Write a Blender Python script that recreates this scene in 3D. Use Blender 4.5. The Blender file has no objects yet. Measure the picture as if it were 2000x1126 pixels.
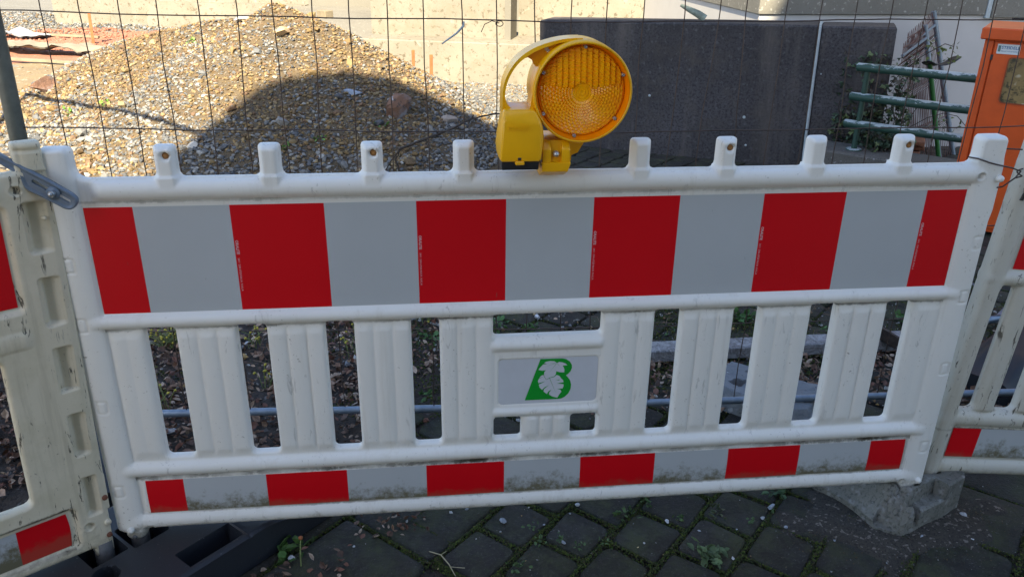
import bpy, math, random
import numpy as np
from mathutils import Vector, Matrix
R = math.radians
PI = math.pi
rng = np.random.default_rng(7)
random.seed(5)
scene = bpy.context.scene

# ------------------------------------------------------------------ camera, light, exposure
cam_d = bpy.data.cameras.new('camera')
cam = bpy.data.objects.new('camera', cam_d)
scene.collection.objects.link(cam)
cam.location = (-0.2898, -1.7599, 1.5100)
cam.rotation_euler = (R(66.585), R(-0.715), R(-6.334))
cam_d.sensor_width = 36.0
cam_d.lens = 28.8
cam_d.clip_end = 500
cam_d.clip_start = 0.02
scene.camera = cam

LDIR = Vector((0.25, 1.0, 0.0)).normalized() * math.cos(R(42)) + Vector((0, 0, -math.sin(R(42))))   # travel direction of the light
world = bpy.data.worlds.new('World'); scene.world = world
world.use_nodes = True
wn = world.node_tree
sky = wn.nodes.new('ShaderNodeTexSky'); sky.sky_type = 'NISHITA'; sky.sun_disc = False
sky.sun_elevation = R(42); sky.sun_rotation = math.atan2(-LDIR.x, -LDIR.y)
sky.air_density = 1.0; sky.dust_density = 1.0
wn.links.new(sky.outputs[0], wn.nodes['Background'].inputs[0])
wn.nodes['Background'].inputs[1].default_value = 0.09
sd = bpy.data.lights.new('sun', 'SUN'); sd.energy = 5.0; sd.angle = R(0.53); sd.color = (1.0, 0.86, 0.62)
so = bpy.data.objects.new('sun', sd); scene.collection.objects.link(so)
so.rotation_euler = LDIR.to_track_quat('-Z', 'Y').to_euler()
so.location = (-4, -12, 14)
scene.view_settings.view_transform = 'Standard'
scene.view_settings.look = 'None'
scene.view_settings.gamma = 1.0
scene.view_settings.exposure = 2.0

# ------------------------------------------------------------------ helpers
def link(o, parent=None):
    scene.collection.objects.link(o)
    if parent is not None: o.parent = parent
    return o

def tag(o, label=None, cat=None, group=None, kind=None):
    if label: o['label'] = label
    if cat: o['category'] = cat
    if group: o['group'] = group
    if kind: o['kind'] = kind
    return o

def empty(name, loc=(0, 0, 0), rot=(0, 0, 0), label=None, cat=None, group=None):
    o = bpy.data.objects.new(name, None); o.empty_display_size = 0.1
    o.location = loc; o.rotation_euler = rot
    link(o); tag(o, label, cat, group)
    return o

def npmesh(name, V, F, mats, parent=None, smooth=True, mi=None, col=None):
    """V (n,3) array, F list of (m,k) int arrays (k = 3 or 4) or python list of polygons."""
    me = bpy.data.meshes.new(name)
    V = np.asarray(V, dtype=np.float32)
    if not isinstance(F, list) or (len(F) and not isinstance(F[0], np.ndarray)):
        me.from_pydata([tuple(map(float, v)) for v in V], [], [tuple(map(int, f)) for f in F])
    else:
        F = [f for f in F if len(f)]
        me.vertices.add(len(V)); me.vertices.foreach_set('co', V.ravel())
        nl = sum(f.size for f in F); nf = sum(len(f) for f in F)
        me.loops.add(nl); me.polygons.add(nf)
        me.loops.foreach_set('vertex_index', np.concatenate([f.ravel() for f in F]).astype(np.int32))
        tot = np.concatenate([np.full(len(f), f.shape[1], dtype=np.int32) for f in F])
        st = np.concatenate([[0], np.cumsum(tot)[:-1]]).astype(np.int32)
        me.polygons.foreach_set('loop_start', st)
        me.update(calc_edges=True)
    if mi is not None: me.polygons.foreach_set('material_index', np.asarray(mi, dtype=np.int32))
    me.polygons.foreach_set('use_smooth', np.full(len(me.polygons), smooth))
    if col is not None:
        a = me.color_attributes.new('Col', 'FLOAT_COLOR', 'POINT')
        c = np.ones((len(V), 4), dtype=np.float32); c[:, :3] = col
        a.data.foreach_set('color', c.ravel())
    for m in (mats if isinstance(mats, (list, tuple)) else [mats]): me.materials.append(m)
    me.validate(); me.update()
    return link(bpy.data.objects.new(name, me), parent)

class MB:
    """collects simple solids into one mesh"""
    def __init__(s): s.v = []; s.f = []; s.m = []; s.sm = []
    def add(s, vs, fs, m=0, smooth=False):
        o = len(s.v); s.v += [tuple(v) for v in vs]
        for f in fs: s.f.append(tuple(i + o for i in f)); s.m.append(m); s.sm.append(smooth)
    def box(s, a, b, m=0, bev=0.0, mat=None):
        (x0, y0, z0), (x1, y1, z1) = a, b
        if bev <= 0:
            vs = [(x, y, z) for x in (x0, x1) for y in (y0, y1) for z in (z0, z1)]
            fs = [(0, 1, 3, 2), (4, 6, 7, 5), (0, 4, 5, 1), (2, 3, 7, 6), (0, 2, 6, 4), (1, 5, 7, 3)]
        else:
            e = bev; vs = []; idx = {}
            for i, x in enumerate((x0, x1)):
                for j, y in enumerate((y0, y1)):
                    for k, z in enumerate((z0, z1)):
                        sx, sy, sz = (1, -1)[i], (1, -1)[j], (1, -1)[k]
                        for ax, p in enumerate([(x, y + sy*e, z + sz*e), (x + sx*e, y, z + sz*e), (x + sx*e, y + sy*e, z)]):
                            idx[i, j, k, ax] = len(vs); vs.append(p)
            g = lambda i, j, k, a: idx[i, j, k, a]
            fs = []
            for i in (0, 1):
                fs.append([g(i, 0, 0, 0), g(i, 0, 1, 0), g(i, 1, 1, 0), g(i, 1, 0, 0)][::1 if i == 0 else -1])
                fs.append([g(0, i, 0, 1), g(1, i, 0, 1), g(1, i, 1, 1), g(0, i, 1, 1)][::1 if i == 0 else -1])
                fs.append([g(0, 0, i, 2), g(0, 1, i, 2), g(1, 1, i, 2), g(1, 0, i, 2)][::1 if i == 0 else -1])
            for a in (0, 1):
                for b_ in (0, 1):
                    fs.append([g(a, b_, 0, 0), g(a, b_, 1, 0), g(a, b_, 1, 1), g(a, b_, 0, 1)])
                    fs.append([g(a, 0, b_, 0), g(a, 1, b_, 0), g(a, 1, b_, 2), g(a, 0, b_, 2)])
                    fs.append([g(0, a, b_, 1), g(1, a, b_, 1), g(1, a, b_, 2), g(0, a, b_, 2)])
            for i in (0, 1):
                for j in (0, 1):
                    for k in (0, 1): fs.append([g(i, j, k, 0), g(i, j, k, 1), g(i, j, k, 2)])
        if mat is not None: vs = [mat @ Vector(v) for v in vs]
        s.add(vs, fs, m)
    def tube(s, pts, r, n=8, m=0, cap=True):
        pts = [Vector(p) for p in pts]
        rs = r if isinstance(r, (list, tuple)) else [r]*len(pts)
        rings = []; prev = None
        for i, p in enumerate(pts):
            d = (pts[min(i+1, len(pts)-1)] - pts[max(i-1, 0)]).normalized()
            if prev is None:
                up = Vector((0, 0, 1)) if abs(d.z) < 0.9 else Vector((0, 1, 0))
                a = d.cross(up).normalized()
            else:
                a = (prev - d*prev.dot(d)).normalized()
            prev = a; b = d.cross(a)
            rings.append([p + (a*math.cos(t) + b*math.sin(t))*rs[i] for t in [2*PI*k/n for k in range(n)]])
        vs = [v for g in rings for v in g]; fs = []
        for i in range(len(pts)-1):
            for k in range(n):
                fs.append((i*n+k, i*n+(k+1) % n, (i+1)*n+(k+1) % n, (i+1)*n+k))
        s.add(vs, fs, m, True)
        if cap:
            s.add(rings[0][::-1], [tuple(range(n))], m); s.add(rings[-1], [tuple(range(n))], m)
    def lathe(s, prof, c, ax='y', n=32, m=0, smooth=True):
        """prof list of (r, h) along the axis; c centre"""
        vs = []
        for (r, h) in prof:
            for k in range(n):
                t = 2*PI*k/n; u, v = r*math.cos(t), r*math.sin(t)
                vs.append({'y': (c[0]+u, c[1]+h, c[2]+v), 'z': (c[0]+u, c[1]+v, c[2]+h), 'x': (c[0]+h, c[1]+u, c[2]+v)}[ax])
        fs = []
        for i in range(len(prof)-1):
            for k in range(n): fs.append((i*n+k, i*n+(k+1) % n, (i+1)*n+(k+1) % n, (i+1)*n+k))
        s.add(vs, fs, m, smooth)
    def prism(s, poly, y0, y1, m=0):
        """polygon in xz extruded along y"""
        n = len(poly)
        vs = [(x, y0, z) for x, z in poly] + [(x, y1, z) for x, z in poly]
        fs = [tuple(range(n)), tuple(range(2*n-1, n-1, -1))] + [(i, (i+1) % n, n+(i+1) % n, n+i) for i in range(n)]
        s.add(vs, fs, m)
    def build(s, name, mats, parent=None, smooth=None):
        me = bpy.data.meshes.new(name)
        me.from_pydata([tuple(v) for v in s.v], [], s.f)
        for m in (mats if isinstance(mats, (list, tuple)) else [mats]): me.materials.append(m)
        me.polygons.foreach_set('material_index', s.m)
        me.polygons.foreach_set('use_smooth', s.sm if smooth is None else [smooth]*len(s.f))
        import bmesh
        bm = bmesh.new(); bm.from_mesh(me); bmesh.ops.recalc_face_normals(bm, faces=bm.faces); bm.to_mesh(me); bm.free()
        me.update()
        return link(bpy.data.objects.new(name, me), parent)

# ---- materials
class NT:
    def __init__(s, name):
        s.mat = bpy.data.materials.new(name); s.mat.use_nodes = True
        s.t = s.mat.node_tree; s.p = s.t.nodes['Principled BSDF']
        s.tc = s.t.nodes.new('ShaderNodeTexCoord')
    def n(s, typ, **kw):
        nd = s.t.nodes.new(typ)
        for k, v in kw.items():
            if k in nd.inputs.keys() or isinstance(k, int): nd.inputs[k].default_value = v
            else: setattr(nd, k, v)
        return nd
    def l(s, a, b): s.t.links.new(a, b)
    def noise(s, scale, detail=4, rough=0.6, co='Object', vec=None, dist=0.0):
        nd = s.t.nodes.new('ShaderNodeTexNoise')
        nd.inputs['Scale'].default_value = scale; nd.inputs['Detail'].default_value = detail
        nd.inputs['Roughness'].default_value = rough; nd.inputs['Distortion'].default_value = dist
        s.l(vec if vec is not None else s.tc.outputs[co], nd.inputs['Vector']); return nd.outputs['Fac']
    def scaled(s, sc, co='Object'):
        m = s.t.nodes.new('ShaderNodeMapping'); m.inputs['Scale'].default_value = sc
        s.l(s.tc.outputs[co], m.inputs['Vector']); return m.outputs[0]
    def ramp(s, fac, stops):
        r = s.t.nodes.new('ShaderNodeValToRGB'); e = r.color_ramp.elements
        while len(e) < len(stops): e.new(0.5)
        for i, (p, c) in enumerate(stops):
            e[i].position = p; e[i].color = (c, c, c, 1) if isinstance(c, (int, float)) else (*c, 1)
        s.l(fac, r.inputs[0]); return r.outputs[0]
    def mix(s, fac, a, b, mode='MIX'):
        m = s.t.nodes.new('ShaderNodeMix'); m.data_type = 'RGBA'; m.blend_type = mode
        for sock, v in ((m.inputs[0], fac), (m.inputs[6], a), (m.inputs[7], b)):
            if hasattr(v, 'is_linked') or hasattr(v, 'links'): s.l(v, sock)
            elif isinstance(v, (int, float)): sock.default_value = v if sock == m.inputs[0] else (v, v, v, 1)
            else: sock.default_value = (*v, 1)
        return m.outputs[2]
    def math(s, op, a, b=0.0, c=None):
        m = s.t.nodes.new('ShaderNodeMath'); m.operation = op
        for i, v in enumerate((a, b) if c is None else (a, b, c)):
            if hasattr(v, 'links'): s.l(v, m.inputs[i])
            else: m.inputs[i].default_value = v
        return m.outputs[0]
    def color(s, c):
        if hasattr(c, 'links'): s.l(c, s.p.inputs['Base Color'])
        else: s.p.inputs['Base Color'].default_value = (*c, 1)
    def rough(s, r):
        if hasattr(r, 'links'): s.l(r, s.p.inputs['Roughness'])
        else: s.p.inputs['Roughness'].default_value = r
    def bump(s, h, strength=0.3, dist=0.002):
        b = s.t.nodes.new('ShaderNodeBump'); b.inputs['Strength'].default_value = strength
        b.inputs['Distance'].default_value = dist; s.l(h, b.inputs['Height']); s.l(b.outputs[0], s.p.inputs['Normal'])
    def sep(s, co='Object'):
        x = s.t.nodes.new('ShaderNodeSeparateXYZ'); s.l(s.tc.outputs[co], x.inputs[0]); return x.outputs

def flat(name, c, rough=0.5, metal=0.0, var=0.12, scale=30, bump=0.0, bdist=0.002):
    m = NT(name)
    a = tuple(x*(1-var) for x in c); b = tuple(min(1, x*(1+var)) for x in c)
    f = m.noise(scale, 5)
    m.color(m.ramp(f, [(0.3, a), (0.7, b)])); m.rough(rough); m.p.inputs['Metallic'].default_value = metal
    if bump: m.bump(f, bump, bdist)
    return m.mat

def speckle(name, base, var, dark=(0.05, 0.05, 0.05), light=(0.6, 0.6, 0.6), sc=120, rough=0.85, stain=None, bump=0.5, bdist=0.003, lt=(0.66, 0.7), dk=(0.3, 0.36), drip=None):
    m = NT(name)
    big = m.noise(1.6, 6, 0.65); fine = m.noise(sc, 3, 0.7); f2 = m.noise(sc*0.55, 2, 0.5)
    c = m.ramp(big, [(0.3, tuple(x*(1-var) for x in base)), (0.7, tuple(min(1, x*(1+var)) for x in base))])
    c = m.mix(m.ramp(fine, [(dk[0], 1.0), (dk[1], 0.0)]), c, dark)
    c = m.mix(m.ramp(f2, [(lt[0], 0.0), (lt[1], 1.0)]), c, light)
    if stain: c = m.mix(m.ramp(m.noise(5, 6, 0.7), [(0.5, 0.0), (0.7, 0.8)]), c, stain)
    if drip: c = m.mix(m.ramp(m.noise(5, 6, 0.7, vec=m.scaled((1.0, 1.0, 0.12))), [(0.5, 0.0), (0.68, 0.7)]), c, drip)
    m.color(c); m.rough(rough); m.bump(m.math('ADD', fine, m.math('MULTIPLY', big, 2.0)), bump, bdist)
    return m.mat

def colmat(name, rough=0.8, bump=0.4, sc=150, bdist=0.002, var=0.25):
    m = NT(name)
    a = m.n('ShaderNodeVertexColor', layer_name='Col')
    f = m.noise(sc, 4)
    c = m.mix(1.0, a.outputs[0], m.ramp(f, [(0.3, 1-var), (0.7, 1+var)]), 'MULTIPLY')
    m.color(c); m.rough(rough); m.bump(f, bump, bdist)
    return m.mat

def plastic(name, base, dirt=0.5, lines=(), aged=0.0, spk=1.0, low=None, xlim=(-9, 9)):
    """moulded white plastic; lines = z heights where grime gathered"""
    m = NT(name); xyz = m.sep()
    big = m.noise(4, 5, 0.6)
    c = m.ramp(big, [(0.3, tuple(x*0.95 for x in base)), (0.7, base)])
    if aged:
        c = m.mix(m.math('MULTIPLY', m.ramp(m.noise(9, 6, 0.7), [(0.45, 0.0), (0.75, 1.0)]), aged), c, (0.45, 0.40, 0.25))
    sp = m.ramp(m.noise(130, 3, 0.6), [(0.655, 0.0), (0.70, 1.0)])
    sp = m.math('MULTIPLY', sp, m.ramp(m.noise(7, 4), [(0.48, 0.08), (0.66, 1.0)]))
    c = m.mix(m.math('MULTIPLY', sp, min(1.0, 0.7*spk)), c, (0.17, 0.145, 0.10))
    stk_ = m.noise(26, 5, 0.7, vec=m.scaled((1.0, 1.0, 0.06)))
    c = m.mix(m.math('MULTIPLY', m.ramp(stk_, [(0.55, 0.0), (0.75, 1.0)]), 0.22 if not aged else 0.5), c, (0.36, 0.31, 0.21))
    # scuffs: thin stretched noise
    sc = m.noise(60, 4, 0.7, vec=m.scaled((1.0, 1.0, 0.16)), dist=1.2)
    msk = m.noise(6 if not aged else 9, 3 if not aged else 5)
    sca = m.math('MULTIPLY', m.ramp(sc, [(0.60, 0.0), (0.635, 1.0)]), m.ramp(msk, [(0.5, 0.0), (0.62, 1.0)] if not aged else [(0.40, 0.0), (0.52, 1.0)]))
    c = m.mix(m.math('MULTIPLY', sca, 0.75*dirt), c, (0.10, 0.09, 0.07))
    for (z, w, k) in lines:
        d = m.math('ABSOLUTE', m.math('SUBTRACT', xyz[2], z))
        d = m.math('ADD', d, m.math('MULTIPLY', m.math('SUBTRACT', m.noise(45, 5, 0.75), 0.5), w*2.6))
        g = m.math('MULTIPLY', m.ramp(m.math('DIVIDE', d, w), [(0.15, 1.0), (0.9, 0.0)]), k)
        g = m.math('MULTIPLY', g, m.ramp(m.noise(5, 3), [(0.35, 0.2), (0.6, 1.0)]))
        g = m.math('MULTIPLY', g, m.math('MULTIPLY', m.math('GREATER_THAN', xyz[0], xlim[0]), m.math('LESS_THAN', xyz[0], xlim[1])))
        c = m.mix(g, c, (0.045, 0.04, 0.025))
    if low:
        z0, z1, k = low
        g = m.math('DIVIDE', m.math('SUBTRACT', z1, xyz[2]), z1-z0)
        g = m.math('ADD', g, m.math('MULTIPLY', m.math('SUBTRACT', m.noise(30, 6, 0.75), 0.5), 2.2))
        g = m.math('MULTIPLY', m.ramp(g, [(0.35, 0.0), (1.1, 1.0)]), k)
        c = m.mix(g, c, (0.13, 0.11, 0.06))
    m.color(c); m.rough(m.ramp(big, [(0.3, 0.38), (0.7, 0.52)])); m.p.inputs['Specular IOR Level'].default_value = 0.45
    m.bump(m.math('ADD', m.noise(220, 2), m.math('MULTIPLY', sca, -0.6)), 0.10, 0.001)
    return m.mat

M = {}
M['plastic'] = plastic('white_plastic', (0.79, 0.78, 0.735), 0.38, lines=[(0.2665, 0.0085, 1.0), (0.672, 0.006, 0.8), (0.974, 0.005, 0.5), (0.161, 0.004, 0.6)], low=(0.100, 0.150, 0.75), spk=0.9, xlim=(-1.012, 1.012))
M['plastic_old'] = plastic('old_plastic', (0.68, 0.615, 0.47), 1.4, aged=0.5, spk=1.6, lines=[(0.240, 0.008, 1.0), (0.126, 0.006, 0.8)], low=(0.07, 0.2, 0.5), xlim=(0.088, 9))
M['plastic_old2'] = plastic('weathered_plastic', (0.56, 0.545, 0.48), 1.3, aged=0.3, spk=1.6, lines=[(0.258, 0.006, 0.8)], low=(0.08, 0.15, 0.5))
def film(name, base, rough=0.32, low=None):
    m = NT(name); xyz = m.sep()
    c = m.ramp(m.noise(3, 4), [(0.3, tuple(x*0.93 for x in base)), (0.7, base)])
    if low:
        z0, z1, k = low
        g = m.math('DIVIDE', m.math('SUBTRACT', z1, xyz[2]), z1-z0)
        g = m.math('ADD', g, m.math('MULTIPLY', m.math('SUBTRACT', m.noise(26, 7, 0.8), 0.5), 2.4))
        g = m.math('MULTIPLY', m.ramp(g, [(0.45, 0.0), (1.2, 1.0)]), k)
        c = m.mix(g, c, (0.14, 0.125, 0.07))
    w = m.noise(300, 1, 0.5, vec=m.scaled((0.05, 1, 1)))
    c = m.mix(m.math('MULTIPLY', m.ramp(m.noise(70, 4, 0.6, vec=m.scaled((1, 1, 0.3))), [(0.70, 0.0), (0.74, 1.0)]), 0.3), c, (0.12, 0.11, 0.09))
    m.color(c); m.rough(rough); m.bump(w, 0.06, 0.001); m.p.inputs['Specular IOR Level'].default_value = 0.35
    return m.mat
M['film_white'] = film('film_white', (0.46, 0.485, 0.50), low=(0.165, 0.245, 0.95))
M['film_red'] = film('film_red', (0.62, 0.003, 0.009), low=(0.165, 0.2, 0.35))
M['film_text'] = flat('film_print', (0.62, 0.45, 0.47), 0.5, var=0.05)
M['yellow'] = flat('yellow_plastic', (0.88, 0.44, 0.002), 0.30, var=0.05, scale=12)
M['black'] = flat('black_plastic', (0.02, 0.02, 0.024), 0.5)
M['steel'] = flat('zinc_steel', (0.50, 0.52, 0.54), 0.38, 0.85, var=0.2, scale=60)
M['strap'] = flat('blue_grey_plastic', (0.13, 0.17, 0.22), 0.42, var=0.15, scale=25, bump=0.05)
m = NT('galvanised_tube')
f = m.noise(35, 5); m.color(m.ramp(f, [(0.3, (0.16, 0.21, 0.27)), (0.7, (0.25, 0.31, 0.38))])); m.rough(0.42); m.p.inputs['Metallic'].default_value = 0.5
M['tube'] = m.mat
m = NT('post_tube')
f = m.noise(20, 5); m.color(m.ramp(f, [(0.3, (0.07, 0.08, 0.07)), (0.7, (0.13, 0.14, 0.125))])); m.rough(0.5); m.p.inputs['Metallic'].default_value = 0.5
M['post'] = m.mat; m.p.inputs['Metallic'].default_value = 0.2
m = NT('rusty_wire')
f = m.noise(18, 5); m.color(m.ramp(f, [(0.3, (0.035, 0.022, 0.018)), (0.7, (0.085, 0.06, 0.05))])); m.rough(0.55); m.p.inputs['Metallic'].default_value = 0.3
M['wire'] = m.mat
M['rust'] = flat('rust_brown', (0.15, 0.055, 0.03), 0.8, var=0.4, scale=40)
M['stake'] = flat('rusty_stake', (0.33, 0.11, 0.04), 0.75, var=0.25, scale=20)
M['rubber'] = speckle('recycled_rubber', (0.013, 0.016, 0.023), 0.3, dark=(0.008, 0.009, 0.012), light=(0.09, 0.095, 0.11), sc=220, rough=0.55, bump=0.35, bdist=0.001, lt=(0.7, 0.75))
M['peg'] = flat('peg_grey', (0.10, 0.10, 0.10), 0.6, var=0.3, scale=60)
M['concrete_foot'] = speckle('foot_concrete', (0.135, 0.133, 0.115), 0.45, dark=(0.07, 0.07, 0.062), light=(0.24, 0.24, 0.23), sc=85, dk=(0.34, 0.50), lt=(0.56, 0.70), stain=(0.062, 0.060, 0.045), bump=0.9)
M['concrete_pale'] = speckle('pale_concrete', (0.185, 0.170, 0.138), 0.16, dark=(0.10, 0.085, 0.06), light=(0.23, 0.215, 0.185), sc=16, dk=(0.36, 0.44), stain=(0.16, 0.14, 0.10), bump=0.5, bdist=0.006)
M['concrete_smooth'] = speckle('smooth_concrete', (0.15, 0.142, 0.12), 0.10, dark=(0.12, 0.11, 0.09), light=(0.22, 0.21, 0.18), sc=30, dk=(0.2, 0.3), bump=0.2)
M['aggregate'] = speckle('exposed_aggregate', (0.16, 0.155, 0.135), 0.12, dark=(0.13, 0.12, 0.10), light=(0.32, 0.31, 0.28), sc=70, dk=(0.32, 0.44), lt=(0.62, 0.72), bump=0.7)
M['dark_wall'] = speckle('dark_concrete', (0.047, 0.045, 0.050), 0.45, dark=(0.018, 0.018, 0.021), light=(0.085, 0.085, 0.092), sc=60, dk=(0.38, 0.52), lt=(0.58, 0.76), stain=(0.060, 0.052, 0.046), bump=0.9, bdist=0.004, drip=(0.095, 0.085, 0.080))
M['plaster'] = flat('white_plaster', (0.44, 0.43, 0.42), 0.8, var=0.04, scale=5, bump=0.1)
M['bright_plaster'] = flat('bright_plaster', (0.34, 0.33, 0.295), 0.8, var=0.03, scale=5)
M['sealant'] = flat('grey_sealant', (0.36, 0.42, 0.45), 0.5, var=0.15, scale=30)
M['orange'] = flat('orange_plywood', (0.62, 0.085, 0.008), 0.5, var=0.10, scale=9)
M['glass_film'] = speckle('crumpled_wrap', (0.24, 0.165, 0.065), 0.6, dark=(0.05, 0.04, 0.02), light=(0.6, 0.55, 0.42), sc=18, rough=0.35, dk=(0.4, 0.5), lt=(0.58, 0.62))
M['sticker'] = flat('sticker_white', (0.62, 0.66, 0.68), 0.4, var=0.03)
M['sticker_blue'] = flat('sticker_blue', (0.03, 0.13, 0.30), 0.4, var=0.03)
M['sticker_green'] = flat('sticker_emblem', (0.10, 0.20, 0.20), 0.4, var=0.3, scale=200)
M['logo_green'] = flat('logo_green', (0.003, 0.30, 0.025), 0.4, var=0.03)
M['sign_white'] = flat('sign_white', (0.56, 0.58, 0.62), 0.35, var=0.03)
M['rock_red'] = speckle('red_brown_rock', (0.19, 0.105, 0.07), 0.45, dark=(0.05, 0.04, 0.035), light=(0.30, 0.30, 0.32), sc=30, dk=(0.36, 0.44), lt=(0.6, 0.66), stain=(0.22, 0.23, 0.25), bump=0.8, bdist=0.01)
M['bark'] = flat('dark_bark', (0.045, 0.035, 0.03), 0.8, var=0.4, scale=50, bump=0.5)
M['stones'] = colmat('stone_mix')
M['leaves'] = colmat('dry_leaves', rough=0.75, sc=60, var=0.4)
M['moss'] = colmat('moss_green', rough=0.9, sc=60)
M['green'] = colmat('weed_green', rough=0.6, sc=60)
M['cloth'] = flat('pale_fleece', (0.20, 0.175, 0.135), 0.9, var=0.08, scale=6)
M['white_cloth'] = flat('white_fleece', (0.33, 0.335, 0.355), 0.9, var=0.05)
M['pipe'] = flat('cream_pipe', (0.30, 0.265, 0.19), 0.5, var=0.06)
M['timber'] = flat('timber', (0.20, 0.165, 0.11), 0.8, var=0.2, scale=14)
M['roof'] = flat('clay_tile', (0.25, 0.10, 0.06), 0.8)
M['render'] = flat('house_render', (0.22, 0.21, 0.19), 0.85, var=0.05, scale=2)
M['dark'] = flat('dark_opening', (0.02, 0.02, 0.022), 0.4)
M['tile'] = flat('terracotta', (0.22, 0.095, 0.05), 0.85, var=0.4, scale=25)

# ------------------------------------------------------------------ field based moulding: outline from a distance field, thickness from a function
def smin(a, b, k): h = np.clip(0.5+0.5*(b-a)/k, 0, 1); return b*(1-h)+a*h-k*h*(1-h)
def smax(a, b, k): return -smin(-a, -b, k)
def rbox(X, Z, x0, x1, z0, z1, r):
    """positive inside"""
    dx = np.abs(X-(x0+x1)/2)-((x1-x0)/2-r); dz = np.abs(Z-(z0+z1)/2)-((z1-z0)/2-r)
    return -(np.hypot(np.maximum(dx, 0), np.maximum(dz, 0))+np.minimum(np.maximum(dx, dz), 0)-r)
def circ(X, Z, cx, cz, r): return r-np.hypot(X-cx, Z-cz)
def hill(d, w): return np.sqrt(np.clip(1-(d/w)**2, 0, 1))
def sm(x, a, b): t = np.clip((x-a)/(b-a), 0, 1); return t*t*(3-2*t)

def moulded(name, sil, front, back, x0, x1, z0, z1, h, mats, parent):
    xs = np.arange(x0, x1+h, h); zs = np.arange(z0, z1+h, h)
    X, Z = np.meshgrid(xs, zs, indexing='ij'); S = sil(X, Z)
    S = np.where(np.abs(S) < 1e-7, 1e-7, S)
    ins = S > 0; idx = -np.ones(S.shape, dtype=int); n = ins.sum(); idx[ins] = np.arange(n)
    PX = list(X[ins]); PZ = list(Z[ins])
    a = ins[:-1, :-1]; b = ins[1:, :-1]; c = ins[1:, 1:]; d = ins[:-1, 1:]
    full = a & b & c & d; part = (a | b | c | d) & ~full
    I, J = np.nonzero(full)
    quads = np.stack([idx[I, J], idx[I+1, J], idx[I+1, J+1], idx[I, J+1]], 1)
    cross = {}; polys = []; segs = []
    def cr(p, q):
        key = (p, q) if p < q else (q, p)
        if key not in cross:
            s0, s1 = S[key[0]], S[key[1]]; t = s0/(s0-s1)
            t = min(max(t, 0.04), 0.96)
            cross[key] = len(PX)
            PX.append(X[key[0]]*(1-t)+X[key[1]]*t); PZ.append(Z[key[0]]*(1-t)+Z[key[1]]*t)
        return cross[key]
    for i, j in zip(*np.nonzero(part)):
        cs = [(i, j), (i+1, j), (i+1, j+1), (i, j+1)]; poly = []; cx = []
        for k in range(4):
            p, q = cs[k], cs[(k+1) % 4]
            if ins[p]: poly.append(int(idx[p]))
            if ins[p] != ins[q]:
                v = cr(p, q); poly.append(v); cx.append((len(poly)-1, v, ins[p]))
        if len(poly) >= 3: polys.append(poly)
        for (k, v, leaving) in cx:
            if leaving: segs.append((v, poly[(k+1) % len(poly)]))
    PX = np.array(PX); PZ = np.array(PZ); N = len(PX)
    SS = sil(PX, PZ); yf = front(PX, PZ, SS); yb = back(PX, PZ, SS)
    V = np.concatenate([np.stack([PX, yf, PZ], 1), np.stack([PX, yb, PZ], 1)])
    by = {}
    for p in polys: by.setdefault(len(p), []).append(p)
    F = [quads, quads[:, ::-1]+N]
    for k, ps in by.items():
        ps = np.array(ps); F += [ps, ps[:, ::-1]+N]
    if segs:
        sg = np.array(segs); F.append(np.stack([sg[:, 1], sg[:, 0], sg[:, 0]+N, sg[:, 1]+N], 1))
    return npmesh(name, V, F, mats, parent)

def edge_round(S, r, lo=0.35):
    u = np.clip(S/r, 0, 1); return lo+(1-lo)*np.sqrt(np.clip(1-(1-u)**2, 0, 1))

# ------------------------------------------------------------------ main barrier
LUGS = [-0.825, -0.61, -0.394, -0.195, 0.202, 0.402, 0.616, 0.830]
SLOTS = [-0.895, -0.691, -0.491, -0.291, 0.301, 0.502, 0.701, 0.901]
def main_sil(X, Z):
    s = rbox(X, Z, -1.080, 1.080, 0.113, 1.024, 0.012)
    for a in LUGS:
        s = smax(s, rbox(X, Z, a-0.023, a+0.023, 0.99, 1.094, 0.007), 0.016)
    s = smax(s, rbox(X, Z, -1.080, -1.014, 0.9, 1.091, 0.014), 0.03)
    s = smax(s, rbox(X, Z, 1.014, 1.080, 0.9, 1.091, 0.014), 0.03)
    s = smax(s, rbox(X, Z, -1.063, -1.010, 0.088, 0.2, 0.016), 0.01)
    s = smax(s, rbox(X, Z, 1.010, 1.063, 0.088, 0.2, 0.016), 0.01)
    for a in SLOTS: s = np.minimum(s, -rbox(X, Z, a-0.0335, a+0.0335, 0.322, 0.674, 0.012))
    s = np.minimum(s, -rbox(X, Z, -0.129, 0.137, 0.615, 0.677, 0.011))
    s = np.minimum(s, -rbox(X, Z, -0.127, -0.057, 0.325, 0.388, 0.010))
    s = np.minimum(s, -rbox(X, Z, 0.070, 0.139, 0.325, 0.388, 0.010))
    for a in (LUGS[0], LUGS[2], LUGS[5], LUGS[7]):
        s = np.minimum(s, -circ(X, Z, a+0.004, 1.073, 0.0062))
    return s
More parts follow.
